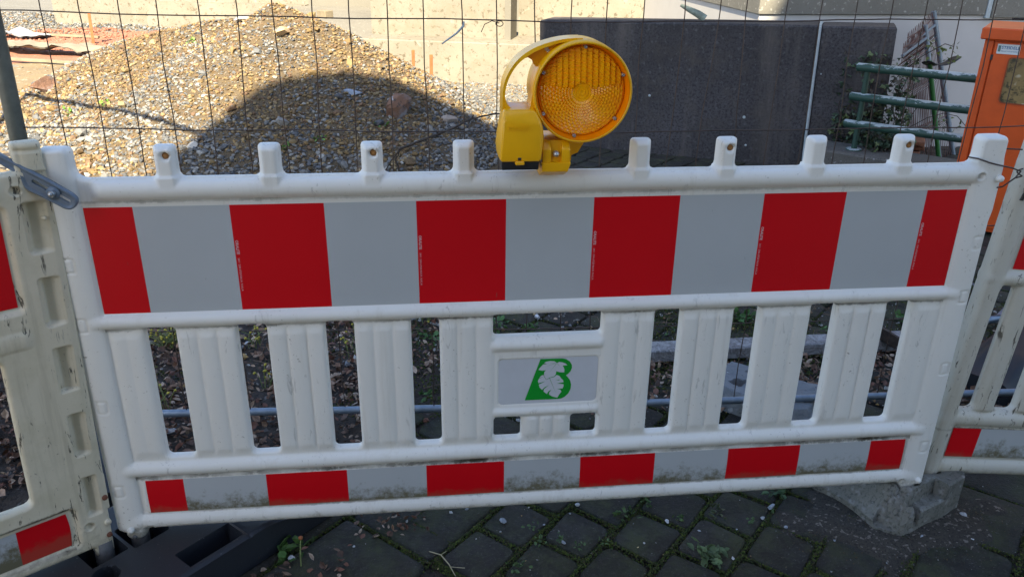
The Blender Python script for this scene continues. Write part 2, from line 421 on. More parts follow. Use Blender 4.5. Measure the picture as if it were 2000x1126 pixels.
def main_thick(X, Z):
    t = np.full(X.shape, 0.0135)
    # slats with three soft ridges
    slat = sm(Z, 0.315, 0.345)*(1-sm(Z, 0.645, 0.672))
    centres = [-0.793, -0.591, -0.391, 0.4015, 0.6015, 0.801]
    rid = np.zeros(X.shape)
    for c in centres+[-0.193, 0.204]:
        for k in (-0.045, 0.0, 0.045): rid = np.maximum(rid, hill(X-c-k, 0.0225))
    for c in (-0.030, 0.006, 0.042):
        rid = np.maximum(rid, hill(X-c, 0.018)*sm(0.40-Z, 0, 0.02))
    for c in (-0.985, -0.955, 0.965, 0.992): rid = np.maximum(rid, hill(X-c, 0.02)*0.8)
    mid = (np.abs(X-0.005) < 0.134) & (Z > 0.418) & (Z < 0.577)
    rid = np.where(mid, 0, rid)
    t = t+0.0065*rid*slat
    def rail(zc, w, hgt, xl=-1.05, xr=1.05, end=0.03, k=0.008):
        nonlocal t
        e = hill(np.clip(xl+end-X, 0, end)+np.clip(X-(xr-end), 0, end), end*1.02)
        t = smax(t, (0.006+hgt*hill(Z-zc, w))*e, k)
    rail(1.000, 0.024, 0.022, -0.985, 1.045)
    rail(0.6925, 0.019, 0.022, -1.055, 1.06)
    rail(0.2915, 0.021, 0.023, -1.045, 1.055)
    rail(0.1385, 0.024, 0.021, -1.055, 1.062)
    rail(0.593, 0.017, 0.018, -0.140, 0.148, 0.02)
    rail(0.405, 0.015, 0.016, -0.135, 0.145, 0.02)
    # flat bed for the upper film, bulged bed for the lower film
    fb = rbox(X, Z, -1.008, 1.008, 0.7125, 0.9665, 0.004)
    t = np.where(fb > 0, 0.0125, t)
    lb = sm(rbox(X, Z, -1.0, 1.0, 0.163, 0.267, 0.01), -0.004, 0.004)
    t = t*(1-lb)+lb*(0.011+0.009*np.sqrt(np.clip(1-((Z-0.2)/0.085)**2, 0, 1)))
    # posts
    for s_ in (-1, 1):
        d = s_*X-1.048
        post = 0.012+0.016*hill(d, 0.037)
        t = np.where(s_*X > 1.011, smax(t, post, 0.01), t)
        t = np.where((s_*X > 1.011) & (Z < 0.112), 0.008+0.019*hill(s_*X-1.037, 0.028), t)
    # pads around the sign
    pad = rbox(X, Z, -0.117, 0.134, 0.4255, 0.5565, 0.012)
    t = np.where(mid, 0.0155, t); t = t-0.003*sm(pad, -0.0005, 0.0012)
    # lugs: chamfered block with a shoulder
    for a in LUGS:
        ax = np.abs(X-a)
        body = 0.0225-0.012*sm(ax, 0.011, 0.0225)
        body = body*(1-0.35*sm(Z, 1.082, 1.093))
        t = np.where((Z > 1.022) & (ax < 0.04), np.maximum(body, 0.008), t)
        sh = (0.0275-0.010*sm(ax, 0.014, 0.026))*sm(0.030-ax, 0, 0.006)
        t = np.where((Z > 1.000) & (Z < 1.030), np.maximum(t, sh*sm(Z, 0.998, 1.008)), t)
    # blind holes and little embossed squares
    for (x, z, r) in ((1.026, 0.997, 0.0085), (-0.996, 0.123, 0.0075), (1.011, 0.127, 0.0075)):
        t = t-0.009*sm(circ(X, Z, x, z, r), -0.001, 0.0015)+0.0018*hill(np.hypot(X-x, Z-z)-r-0.002, 0.0025)
    for (x, z) in ((-1.056, 0.835), (-1.056, 0.690), (-1.050, 0.478), (-1.053, 0.238), (1.060, 0.830), (1.058, 0.685), (1.056, 0.479), (1.052, 0.238)):
        b = np.abs(rbox(X, Z, x-0.011, x+0.011, z-0.016, z+0.016, 0.003)); t = t-0.0026*(1-sm(b, 0.0005, 0.0026))
    return t
def er(X, Z, S): return edge_round(S, 0.007, 0.45)

def mini_text(txt, size, mat, parent, name='printed_line', rot=None, loc=(0, 0, 0), bold=0.0):
    cu = bpy.data.curves.new(name, 'FONT'); cu.body = txt; cu.size = size; cu.offset = bold; cu.resolution_u = 2
    cu.extrude = 0.0001
    o = bpy.data.objects.new(name+'_tmp', cu); scene.collection.objects.link(o)
    dg = bpy.context.evaluated_depsgraph_get(); dg.update()
    me = bpy.data.meshes.new_from_object(o.evaluated_get(dg)); me.name = name
    bpy.data.objects.remove(o)
    me.materials.clear(); me.materials.append(mat)
    ob = link(bpy.data.objects.new(name, me), parent)
    ob.location = loc; ob.rotation_euler = rot or (0, 0, 0)
    return ob

def striped(name, edges, first_red, z0, z1, xl, xr, ysurf, parent, nz=10, trap=0.0):
    """one film strip bonded on the panel: alternate fields as two materials"""
    V = []; F = []; mi = []
    zz = np.linspace(z0, z1, nz+1); red = first_red
    for a, b in zip(edges[:-1], edges[1:]):
        nx = max(1, int((b-a)/0.05)); o = len(V)
        for i in range(nx+1):
            for z in zz:
                x = a+(b-a)*i/nx; V.append((x, ysurf(x, z)-0.0012, z))
        for i in range(nx):
            for j in range(nz):
                p = o+i*(nz+1)+j; F.append((p, p+nz+1, p+nz+2, p+1)); mi.append(1 if red else 0)
        red = not red
    me = npmesh(name, np.array(V), F, [M['film_white'], M['film_red']], parent, True, mi)
    return me

barrier = empty('barrier_panel', (0, 0.0125, 0), label='middle white plastic barrier panel with broad red bands and a green leaf emblem', cat='barrier', group='plastic barrier panels')
moulded('panel', main_sil, lambda X, Z, S: -main_thick(X, Z)*er(X, Z, S), lambda X, Z, S: main_thick(X, Z)*er(X, Z, S), -1.09, 1.09, 0.08, 1.10, 0.0032, M['plastic'], barrier)
U = 0.2015
ed = [-1.0075]+[(-4.5+i)*U+0.0 for i in range(10)]+[1.0075]
f1 = striped('upper_film', ed, True, 0.7130, 0.9625, 0, 0, lambda x, z: -0.0125, barrier, 2)
mt = lambda x, z: float(main_thick(np.array([x]), np.array([z]))[0])
ed2 = [-0.990]+[(-4.5+i)*0.2 for i in range(10)]+[1.000]
striped('lower_film', ed2, True, 0.1655, 0.2605, 0, 0, lambda x, z: -(0.011+0.009*math.sqrt(max(0, 1-((z-0.2)/0.085)**2))), barrier, 10)
for i in (1, 3, 5, 7, 9):
    x = ed[i+1]+0.0035
    mini_text('ORALITE', 0.0085, M['film_text'], barrier, 'printed_line', (R(90), R(90), 0), (x, -0.0139, 0.881), 0.0002)
    mini_text('5411  DIN 67520 RA1/A  R.A.L.A', 0.0058, M['film_text'], barrier, 'printed_line', (R(90), R(90), 0), (x+0.0005, -0.0139, 0.839))
# thin pale seams between film fields
for (x, z0, z1) in [(e, 0.7130, 0.9625) for e in ed[1:-1]]:
    pass
# peg tips, rivets
def peg(px, parent, py=0.0):
    mb = MB(); mb.lathe([(0.0, 0.03), (0.021, 0.03), (0.0225, 0.06), (0.0225, 0.10), (0, 0.10)], (px, py, 0), 'z', 20)
    mb.build('peg', M['peg'], parent)
peg(-1.036, barrier); peg(1.036, barrier)
for (x, z) in ((1.0725, 0.992), (-1.043, 0.122), (1.058, 0.129)):
    mb = MB(); mb.lathe([(0, -0.0385), (0.004, -0.038), (0.0075, -0.035), (0.0085, -0.031), (0.0085, -0.010)], (x, 0, z), 'y', 16)
    mb.build('rivet', M['plastic'], barrier)
mb = MB(); mb.lathe([(0, -0.030), (0.005, -0.030), (0.0058, -0.028), (0.0058, -0.015)], (-1.038, 0, 0.099), 'y', 14); mb.build('rivet', M['peg'], barrier)
mb = MB(); mb.lathe([(0, -0.030), (0.005, -0.030), (0.0058, -0.028), (0.0058, -0.015)], (1.052, 0, 0.101), 'y', 14); mb.build('rivet', M['peg'], barrier)
M['plug'] = flat('ochre_plug', (0.36, 0.17, 0.05), 0.7, var=0.2, scale=200)
for a in (LUGS[0], LUGS[2], LUGS[5], LUGS[7]):
    mb = MB(); mb.lathe([(0.0, -0.016), (0.0068, -0.016), (0.0068, 0.012), (0.0, 0.012)], (a+0.004, 0, 1.073), 'y', 16); mb.build('hole_plug', M['plug'], barrier)
# sign insert with emblem
def rrect(x0, x1, z0, z1, r, n=6):
    P = []
    for (cx, cz, a) in ((x1-r, z1-r, 0), (x0+r, z1-r, 90), (x0+r, z0+r, 180), (x1-r, z0+r, 270)):
        for k in range(n+1):
            t = R(a+90*k/n); P.append((cx+r*math.cos(t), cz+r*math.sin(t)))
    return P
mb = MB(); mb.prism(rrect(-0.1155, 0.1325, 0.4275, 0.5548, 0.011), -0.0138, -0.010)
sign = mb.build('sign_plate', M['sign_white'], barrier)
def smooth_poly(P, it=1):
    for _ in range(it):
        Q = []
        for i in range(len(P)):
            a, b = P[i], P[(i+1) % len(P)]
            Q += [(a[0]*.8+b[0]*.2, a[1]*.8+b[1]*.2), (a[0]*.2+b[0]*.8, a[1]*.2+b[1]*.8)]
        P = Q
    return P
def poly_face(name, polys, y, mat, parent, th=0.0003):
    mb = MB()
    for P in polys:
        o = len(mb.v); n = len(P)
        import mathutils
        tri = mathutils.geometry.tessellate_polygon([[Vector((p[0], p[1], 0)) for p in P]])
        mb.add([(p[0], y, p[1]) for p in P], [tuple(t) for t in tri])
    ob = mb.build(name, mat, parent)
    return ob
Bp = [(-0.0122, 0.5523), (0.042, 0.5518), (0.0521, 0.5493), (0.0611, 0.5425), (0.0668, 0.5324), (0.0675, 0.524), (0.0642, 0.5142), (0.0575, 0.5067), (0.0526, 0.5041), (0.0579, 0.4982), (0.064, 0.4886), (0.0672, 0.4769), (0.0662, 0.464), (0.061, 0.4513), (0.0524, 0.4423), (0.0437, 0.4376), (0.0335, 0.4367), (-0.0491, 0.4371)]
L1 = [(-0.0032, 0.5414), (0.0023, 0.5446), (0.0122, 0.5463), (0.0222, 0.5451), (0.028, 0.5406), (0.0305, 0.5398), (0.0348, 0.5424), (0.0436, 0.5406), (0.0513, 0.5367), (0.0556, 0.5323), (0.0434, 0.5315), (0.0467, 0.5264), (0.0485, 0.5206), (0.0485, 0.5124), (0.0371, 0.5134), (0.0276, 0.5167), (0.0281, 0.5117), (0.0267, 0.5068), (0.023, 0.5021), (0.0124, 0.4995), (0.0038, 0.4945), (-0.0015, 0.504), (-0.0023, 0.5104), (-0.0013, 0.5167), (0.0028, 0.5208), (-0.007, 0.5198), (-0.0164, 0.5224), (-0.0122, 0.5292), (-0.005, 0.5373), (0.0044, 0.5382)]
L2 = [(-0.0036, 0.5076), (-0.0023, 0.5033), (0.0035, 0.4934), (0.0131, 0.4981), (0.0236, 0.5006), (0.0294, 0.506), (0.0362, 0.5035), (0.0416, 0.4954), (0.0461, 0.4909), (0.0477, 0.4844), (0.0307, 0.4817), (0.0479, 0.4787), (0.0481, 0.4729), (0.0458, 0.4665), (0.0318, 0.4665), (0.0402, 0.4632), (0.0436, 0.458), (0.0369, 0.4482), (0.0334, 0.4404), (0.0205, 0.4447), (0.012, 0.451), (0.0125, 0.4567), (0.0179, 0.4651), (0.0099, 0.4598), (0.0063, 0.4527), (-0.0022, 0.4604), (-0.0011, 0.4675), (0.0112, 0.4784), (-0.0006, 0.4718), (-0.0061, 0.4652), (-0.0126, 0.4724), (-0.0145, 0.4811), (0.002, 0.4896), (-0.0155, 0.4848), (-0.0173, 0.4913), (-0.0139, 0.4982), (-0.0034, 0.5027), (-0.014, 0.4997), (-0.0091, 0.5058)]
poly_face('emblem_letter', [Bp], -0.0143, M['logo_green'], sign)
poly_face('emblem_leaf', [L1, L2], -0.0147, M['sign_white'], sign)
def ln(a, b, w):
    d = Vector((b[0]-a[0], b[1]-a[1])).normalized(); p = Vector((-d.y, d.x))*w/2
    return [(a[0]+p.x, a[1]+p.y), (b[0], b[1]), (b[0], b[1]), (a[0]-p.x, a[1]-p.y)][:2]+[(b[0]-p.x*.3, b[1]-p.y*.3), (a[0]-p.x, a[1]-p.y)]
poly_face('emblem_vein', [ln((0.0287, 0.5392), (0.0107, 0.5147), 0.0008), ln((0.0262, 0.5393), (-0.0004, 0.5308), 0.0006), ln((0.0118, 0.4984), (0.0284, 0.4566), 0.0010), ln((0.0306, 0.5384), (0.0359, 0.5304), 0.0007), ln((0.026, 0.539), (0.0095, 0.5415), 0.0005), ln((0.038, 0.457), (0.0284, 0.5490), 0.0) if False else ln((0.037, 0.4847+0.007), (0.0284, 0.4918), 0.0022)], -0.0151, M['logo_green'], sign)

# ------------------------------------------------------------------ left barrier (older, seen from its ribbed back side)
LB_ANG = R(217)
def lb_sil(X, Z):      # X = distance leftwards from its right edge
    s = rbox(X, Z, 0.0, 2.05, 0.105, 1.052, 0.012)
    s = smax(s, rbox(X, Z, 0.008, 0.062, 0.9, 1.112, 0.006), 0.012)
    s = smax(s, rbox(X, Z, 0.0, 0.048, 0.078, 0.3, 0.006), 0.006)
    s = np.minimum(s, -rbox(X, Z, -0.1, 0.004, 0.06, 0.2, 0.001))
    for k in range(8):
        a = 0.218+k*0.225
        s = np.minimum(s, -rbox(X, Z, a-0.06, a+0.06, 0.284, 0.655, 0.016))
    for k in range(8):
        a = 0.25+k*0.21
        s = smax(s, rbox(X, Z, a-0.022, a+0.022, 1.0, 1.112, 0.007), 0.012)
    return s
POCK = [0.933, 0.764, 0.598, 0.427, 0.255]
def lb_front(X, Z, S):
    t = np.full(X.shape, 0.016)
    t = t+(0.005*hill(Z-0.69, 0.02)+0.004*hill(Z-1.02, 0.02))*sm(X, 0.085, 0.11)
    # recessed fields that hold the films
    t = t-0.011*sm(rbox(X, Z, 0.096, 1.96, 0.755, 0.985, 0.012), -0.006, 0.006)
    t = t-0.010*sm(rbox(X, Z, 0.076, 1.96, 0.128, 0.238, 0.014), -0.006, 0.006)
    for z in POCK:
        xl = 0.050+0.017*(z-0.2); w = rbox(X, Z, 0.018, xl, z-0.055, z+0.055, 0.005)
        depth = 0.005+0.022*sm(X, 0.018, xl-0.004)
        t = t-depth*sm(w, -0.0005, 0.002)
        t = t+0.012*sm(rbox(X, Z, xl-0.009, xl-0.001, z-0.052, z+0.052, 0.003), -0.001, 0.001)
    for (x, z, r) in ((0.070, 1.015, 0.0095), (0.052, 0.173, 0.0095)):
        t = t-0.010*sm(circ(X, Z, x, z, r), -0.001, 0.002)+0.0015*hill(np.hypot(X-x, Z-z)-r-0.003, 0.003)
    t = t-0.002*hill(X-0.003, 0.012)
    t = np.where(Z > 1.05, 0.014+0.008*hill((X % 0.21)-0.02, 0.03), t)
    t = np.where(np.abs(Z-1.095) < 0.002, t-0.003, t)
    return -t*edge_round(S, 0.008, 0.5)
lb = empty('barrier_panel', (-1.09, -0.020, 0), (0, 0, 0), label='old yellowed barrier panel at the left edge with scuffed recesses down its post', cat='barrier', group='plastic barrier panels')
# local x runs along the panel; the side with the recesses must face the camera
lb.rotation_euler = (0, R(-1.9), LB_ANG)
# local x = s; facing direction: rotate by 217 deg puts local -y to the far side, so mirror through y
lbp = moulded('panel', lb_sil, lambda X, Z, S: lb_front(X, Z, S), lambda X, Z, S: 0.016*edge_round(S, 0.008, 0.5), -0.01, 2.07, 0.07, 1.12, 0.0034, M['plastic_old'], lb)
for v in lbp.data.vertices: v.co.y = -v.co.y
lbp.data.flip_normals()
def strip2(name, x_edges, z0, z1, y, par, mats, xr_curve=None):
    V = []; F = []; mi = []; nz = 8
    red = True
    for a, b in zip(x_edges[:-1], x_edges[1:]):
        o = len(V); nx = 4
        for i in range(nx+1):
            for j in range(nz+1):
                z = z0+(z1-z0)*j/nz; x = a+(b-a)*i/nx
                if xr_curve and a == x_edges[0]: x += xr_curve*(1-((2*j/nz)-1)**2)*(1-i/nx)
                V.append((x, y, z))
        for i in range(nx):
            for j in range(nz):
                p = o+i*(nz+1)+j; F.append((p, p+1, p+nz+2, p+nz+1)); mi.append(1 if red else 0)
        red = not red
    return npmesh(name, np.array(V), F, mats, par, True, mi)
strip2('upper_film', [0.105, 0.20, 0.40, 0.60, 0.77, 0.97, 1.17, 1.37, 1.57, 1.77, 1.9], 0.765, 0.976, 0.0068, lb, [M['film_white'], M['film_red']])
strip2('lower_film', [0.096, 0.202, 0.40, 0.57, 0.77, 0.97, 1.17, 1.37, 1.57, 1.77, 1.9], 0.136, 0.228, 0.0078, lb, [M['film_white'], M['film_red']], -0.004)
for (x, z, r, mat) in ((0.026, 0.950, 0.0045, 'plastic_old'), (0.008, 0.238, 0.0065, 'rust'), (0.011, 0.167, 0.008, 'plastic_old'), (0.012, 0.130, 0.0065, 'rust')):
    mb = MB(); mb.lathe([(0, 0.021), (r*.6, 0.021), (r, 0.019), (r, 0.005)], (x, 0, z), 'y', 14); mb.build('rivet', M[mat], lb)
mb = MB(); mb.lathe([(0.0, 0.02), (0.021, 0.02), (0.0225, 0.05), (0.0225, 0.11), (0, 0.11)], (0.026, 0, 0), 'z', 20); mb.build('peg', M['peg'], lb)

# ------------------------------------------------------------------ right barrier (tilted, starts behind the main post)
rb = empty('barrier_panel', (1.098, 0.062, 0), (R(0), R(4.4), R(-2)), label='weathered grey-white barrier panel leaning at the right edge behind the middle one', cat='barrier', group='plastic barrier panels')
def rb_sil(X, Z):
    s = rbox(X, Z, 0.0, 2.0, 0.105, 1.02, 0.012)
    s = smax(s, rbox(X, Z, 0.0, 0.052, 0.9, 1.10, 0.012), 0.01)
    s = smax(s, rbox(X, Z, 0.0, 0.048, 0.088, 0.2, 0.012), 0.01)
    s = np.minimum(s, -rbox(X, Z, 0.047, 0.098, 0.318, 0.690, 0.016))
    for k in range(14):
        a = 0.1885+k*0.12
        s = np.minimum(s, -rbox(X, Z, a-0.031, a+0.031, 0.318, 0.690, 0.018))
    return s
def rb_t(X, Z):
    t = np.full(X.shape, 0.013)
    for k in range(16):
        t = smax(t, 0.006+0.017*hill(X-(0.0075+k*0.12), 0.029)*sm(Z, 0.3, 0.325)*sm(0.71-Z, 0, 0.02), 0.006)
    t = smax(t, 0.006+0.020*hill(Z-0.712, 0.021), 0.006); t = smax(t, 0.006+0.020*hill(Z-0.289, 0.025), 0.006)
    t = smax(t, 0.006+0.018*hill(Z-0.130, 0.026), 0.006)
    t = np.where(rbox(X, Z, 0.056, 1.95, 0.162, 0.262, 0.01) > 0, 0.015, t)
    t = np.where(rbox(X, Z, 0.056, 1.95, 0.736, 0.98, 0.01) > 0, 0.012, t)
    t = smax(t, 0.006+0.023*hill(X-0.026, 0.030), 0.006)
    return t
moulded('panel', rb_sil, lambda X, Z, S: -rb_t(X, Z)*edge_round(S, 0.007, 0.45), lambda X, Z, S: rb_t(X, Z)*edge_round(S, 0.007, 0.45), -0.01, 2.02, 0.08, 1.11, 0.0036, M['plastic_old2'], rb)
ed3 = [0.056, 0.14, 0.34, 0.54, 0.74, 0.94, 1.14, 1.34, 1.54, 1.74, 1.9]
striped('lower_film', ed3, True, 0.165, 0.259, 0, 0, lambda x, z: -0.015, rb, 2)
striped('upper_film', [0.066, 0.16]+ed3[2:], True, 0.739, 0.976, 0, 0, lambda x, z: -0.012, rb, 2)
mb = MB(); mb.prism([(0.010, 0.925), (0.017, 0.925), (0.019, 0.945), (0.013, 0.945)], -0.031, -0.02); mb.build('slot_opening', M['dark'], rb)
mb = MB(); mb.lathe([(0, -0.031), (0.006, -0.031), (0.0075, -0.029), (0.0075, -0.02)], (0.030, 0, 0.105), 'y', 14); mb.build('rivet', M['peg'], rb)

# ------------------------------------------------------------------ locking strap
def strap_outline(P): return smooth_poly(P, 1)
SP = [(-1.75, 1.385), (-1.60, 1.345), (-1.50, 1.32)]
st = empty('locking_strap', (-1.046, -0.0385, 1.009), label='blue-grey slotted locking strap bolted across the gap between the left two posts', cat='strap')
out = [(-1.135, 1.098), (-1.113, 1.081), (-1.075, 1.055), (-1.05, 1.039), (-1.021, 1.018), (-1.003, 1.004), (-0.997, 0.995), (-0.999, 0.985), (-1.006, 0.976), (-1.015, 0.972), (-1.026, 0.974), (-1.041, 0.984), (-1.07, 1.003), (-1.092, 1.016), (-1.098, 1.028), (-1.1, 1.043), (-1.104, 1.051), (-1.123, 1.064), (-1.150, 1.086), (-1.30, 1.19), (-1.305, 1.215)]
out = [(x+1.046, z-1.009) for x, z in out]
def poly_sdf(P):
    P = np.array(P)
    def f(X, Z):
        d = np.full(X.shape, 1e9); inside = np.zeros(X.shape, bool)
        for i in range(len(P)):
            a, b = P[i], P[(i+1) % len(P)]; e = b-a
            t = np.clip(((X-a[0])*e[0]+(Z-a[1])*e[1])/(e@e), 0, 1)
            d = np.minimum(d, np.hypot(X-a[0]-t*e[0], Z-a[1]-t*e[1]))
            c = (a[1] > Z) != (b[1] > Z)
            with np.errstate(divide='ignore', invalid='ignore'):
                xi = (b[0]-a[0])*(Z-a[1])/(b[1]-a[1]+1e-12)+a[0]
            inside ^= c & (X < xi)
        return np.where(inside, d, -d)
    return f
def capsule(X, Z, a, b, r):
    a = np.array(a); b = np.array(b); e = b-a
    t = np.clip(((X-a[0])*e[0]+(Z-a[1])*e[1])/(e@e), 0, 1)
    return r-np.hypot(X-a[0]-t*e[0], Z-a[1]-t*e[1])
ps = poly_sdf(smooth_poly(out, 2))
ssil = lambda X, Z: np.minimum(ps(X, Z), -capsule(X, Z, (-0.029, 0.024), (0.030, -0.018), 0.0042))
def sfront(X, Z, S):
    o = ps(X, Z)
    return -(0.0035+0.0035*(1-sm(o, 0.0045, 0.0075)))*edge_round(o, 0.003, 0.6)
moulded('strap_body', ssil, sfront, lambda X, Z, S: 0.0035+0*X, -0.27, 0.06, -0.045, 0.215, 0.0018, M['strap'], st)
mb = MB(); mb.lathe([(0.0, -0.0075), (0.0135, -0.0075), (0.0135, -0.0035)], (0.004, 0, 0.0), 'y', 24); mb.build('washer', M['strap'], st)
mb = MB(); mb.lathe([(0, -0.016), (0.0065, -0.016), (0.0072, -0.0145), (0.0072, -0.0075)], (0.0035, 0, 0), 'y', 6, smooth=False); mb.lathe([(0, -0.0215), (0.0032, -0.0215), (0.0038, -0.0205), (0.0038, -0.016)], (0.0035, 0, 0), 'y', 14)
mb.build('bolt', M['steel'], st)

# ------------------------------------------------------------------ warning lamp
lamp = empty('warning_lamp', (0.0, 0, 1.043), label='yellow round construction warning lamp clamped on top of the middle barrier', cat='warning lamp')
LZ = 1.043
def L_(x, y, z): return (x, y, z-LZ)
cx, cz = 0.049, 1.209-LZ
mb = MB()
mb.lathe([(0.0950, -0.060), (0.0985, -0.0755), (0.1010, -0.077), (0.1035, -0.074), (0.1045, -0.03), (0.1035, 0.035), (0.100, 0.047), (0.090, 0.052), (0.0, 0.053)], (cx, 0, cz), 'y', 96)
mb.lathe([(0.0, -0.048), (0.0945, -0.048), (0.0950, -0.060)], (cx, 0, cz), 'y', 96)
mb.build('housing', M['yellow'], lamp)
mb = MB(); mb.lathe([(0.0925, -0.052), (0.0945, -0.0615), (0.0972, -0.0735), (0.0980, -0.0758)], (cx, 0, cz), 'y', 96); mb.build('bezel', flat('orange_bezel', (0.92, 0.26, 0.0), 0.3, var=0.05), lamp)
# lens
mm = NT('amber_lens')
fz = mm.noise(60, 3); mm.color(mm.ramp(fz, [(0.3, (1.0, 0.36, 0.0)), (0.7, (1.0, 0.46, 0.0))])); mm.rough(0.22); mm.p.inputs['Specular IOR Level'].default_value = 0.3
mm.p.inputs['Coat Weight'].default_value = 0.2; mm.p.inputs['Coat Roughness'].default_value = 0.05
mm.p.inputs['IOR'].default_value = 1.49
M['lens'] = mm.mat
RL = 0.0920; nr, nt = 150, 540
rr = np.linspace(0.0, RL, nr); tt = np.linspace(0, 2*PI, nt, endpoint=False)
RR, TT = np.meshgrid(rr, tt, indexing='ij'); lx = RR*np.cos(TT); lz = RR*np.sin(TT)
saw = lambda u: (u-np.floor(u))
conc = 0.0034*saw(RR/0.0062)+0.0017*np.abs(2*saw(TT*44/(2*PI)+0.5*np.floor(RR/0.0062))-1)*np.clip(RR/0.05, 0, 1)
flute = 0.0046*saw(lx/0.0125+0.5)+0.0024*saw((lz+0.35*lx*lx/0.08)/0.0085+np.floor(lx/0.0125+0.5)*0.37)
up = sm(lz-0.004-0.10*np.abs(lx), 0, 0.006)*(RR > 0.020)
dome = 0.012*(1-(RR/RL)**2)
disp = np.where(RR < 0.019, 0.0015*saw(RR/0.0063), conc*(1-up)+flute*up)
rim = sm(RL-RR, 0, 0.003)
ly = -(0.052+dome+disp*rim)
V = np.stack([lx+cx, ly, lz+cz], -1).reshape(-1, 3)
I, J = np.meshgrid(np.arange(nr-1), np.arange(nt), indexing='ij')
F = np.stack([I*nt+J, I*nt+(J+1) % nt, (I+1)*nt+(J+1) % nt, (I+1)*nt+J], -1).reshape(-1, 4)
npmesh('lens', V, [F], M['lens'], lamp, smooth=False)
# screws round the lens
for (x, z) in ((0.132, 1.243), (-0.038, 1.161), (0.119, 1.156), (0.036, 1.1195), (-0.036, 1.250), (0.052, 1.298)):
    mb = MB(); dx, dz = x-cx, z-LZ-cz; k = 0.0915/math.hypot(dx, dz)
    mb.lathe([(0, -0.0640), (0.0012, -0.0640), (0.0030, -0.0665), (0.0036, -0.0655), (0.0036, -0.05)], (cx+dx*k, 0, cz+dz*k), 'y', 12)
    mb.build('screw', M['steel'], lamp)
# battery case with bevelled shoulders
def hull_box(pts_lo, name, mat, par, bev=0.004, seg=2):
    import bmesh
    bm = bmesh.new()
    vs = [bm.verts.new(p) for p in pts_lo]
    bmesh.ops.convex_hull(bm, input=vs)
    bmesh.ops.dissolve_limit(bm, angle_limit=0.02, verts=bm.verts, edges=bm.edges)
    bmesh.ops.bevel(bm, geom=list(bm.edges), offset=bev, segments=seg, profile=0.6, affect='EDGES', clamp_overlap=True)
    bmesh.ops.recalc_face_normals(bm, faces=bm.faces)
    me = bpy.data.meshes.new(name); bm.to_mesh(me); bm.free(); me.materials.append(mat)
    o = bpy.data.objects.new(name, me)
    me.polygons.foreach_set('use_smooth', [True]*len(me.polygons))
    try: me.set_sharp_from_angle(angle=R(35))
    except Exception: pass
    return link(o, par)
case = hull_box([L_(-0.116, -0.075, 1.176), L_(-0.050, -0.075, 1.176), L_(-0.118, -0.088, 1.158), L_(-0.036, -0.088, 1.150), L_(-0.124, -0.090, 1.070), L_(-0.037, -0.090, 1.070),
                 L_(-0.112, 0.0, 1.180), L_(-0.050, 0.0, 1.180), L_(-0.126, 0.004, 1.10), L_(-0.124, 0.0, 1.070), L_(-0.037, 0.0, 1.070), L_(-0.030, 0.0, 1.13), L_(-0.031, -0.080, 1.12)], 'battery_case', M['yellow'], lamp, 0.005, 3)
hull_box([L_(-0.120, -0.084, 1.069), L_(-0.040, -0.084, 1.069), L_(-0.119, -0.080, 1.050), L_(-0.041, -0.080, 1.050), L_(-0.120, -0.01, 1.069), L_(-0.040, -0.01, 1.069), L_(-0.119, -0.01, 1.050), L_(-0.041, -0.01, 1.050)], 'battery_base', M['black'], lamp, 0.002, 2)
mb = MB(); mb.box(L_(-0.092, -0.094, 1.064), L_(-0.073, -0.082, 1.0715), 0, 0.0015); mb.build('latch', M['yellow'], lamp)
mb = MB(); mb.box(L_(-0.0865, -0.0915, 1.0735), L_(-0.0795, -0.088, 1.0795), 0, 0.0008); mb.build('latch_hole', M['black'], lamp)
mini_text('bakolight', 0.0125, M['yellow'], lamp, 'embossed_word', (R(90), 0, 0), L_(-0.108, -0.0915, 1.1385), 0.0003)
# handle: flat band arching from case to drum, with web
hp = [(-0.1165, 1.165), (-0.1165, 1.19), (-0.1145, 1.222), (-0.104, 1.250), (-0.084, 1.276), (-0.052, 1.296), (-0.012, 1.309), (0.020, 1.3145), (0.049, 1.3155)]
inner = [(-0.1115, 1.165), (-0.1115, 1.19), (-0.1095, 1.218), (-0.100, 1.244), (-0.081, 1.2695), (-0.050, 1.289), (-0.012, 1.302), (0.020, 1.3085), (0.049, 1.310)]
def crom(P, n=5):
    Q = []
    for i in range(len(P)-1):
        p0, p1, p2, p3 = P[max(i-1, 0)], P[i], P[i+1], P[min(i+2, len(P)-1)]
        for j in range(n):
            t = j/n; Q.append(tuple(0.5*(2*p1[k]+(p2[k]-p0[k])*t+(2*p0[k]-5*p1[k]+4*p2[k]-p3[k])*t*t+(3*p1[k]-p0[k]-3*p2[k]+p3[k])*t**3) for k in (0, 1)))
    return Q+[P[-1]]
hp = crom(hp); inner = crom(inner)
mb = MB(); n = len(hp)
vs = []
for (a, b) in zip(hp, inner):
    for (p, y) in ((a, -0.058), (a, 0.0), (b, 0.0), (b, -0.058)): vs.append(L_(p[0], y+0.012*min(1, max(0, (p[1]-1.275)/0.03)), p[1]))
fs = []
for i in range(n-1):
    for k in range(4): fs.append((4*i+k, 4*i+(k+1) % 4, 4*i+4+(k+1) % 4, 4*i+4+k))
fs += [(0, 1, 2, 3), (4*n-4, 4*n-3, 4*n-2, 4*n-1)]
mb.add(vs, fs, 0, False)
web = [(-0.081, 1.2695), (-0.050, 1.289), (-0.012, 1.302), (0.010, 1.3065), (-0.010, 1.2915), (-0.030, 1.274), (-0.044, 1.256), (-0.050, 1.262), (-0.053, 1.270), (-0.062, 1.2755)]
mb.prism([(x, z-LZ) for x, z in web], -0.032, -0.024)
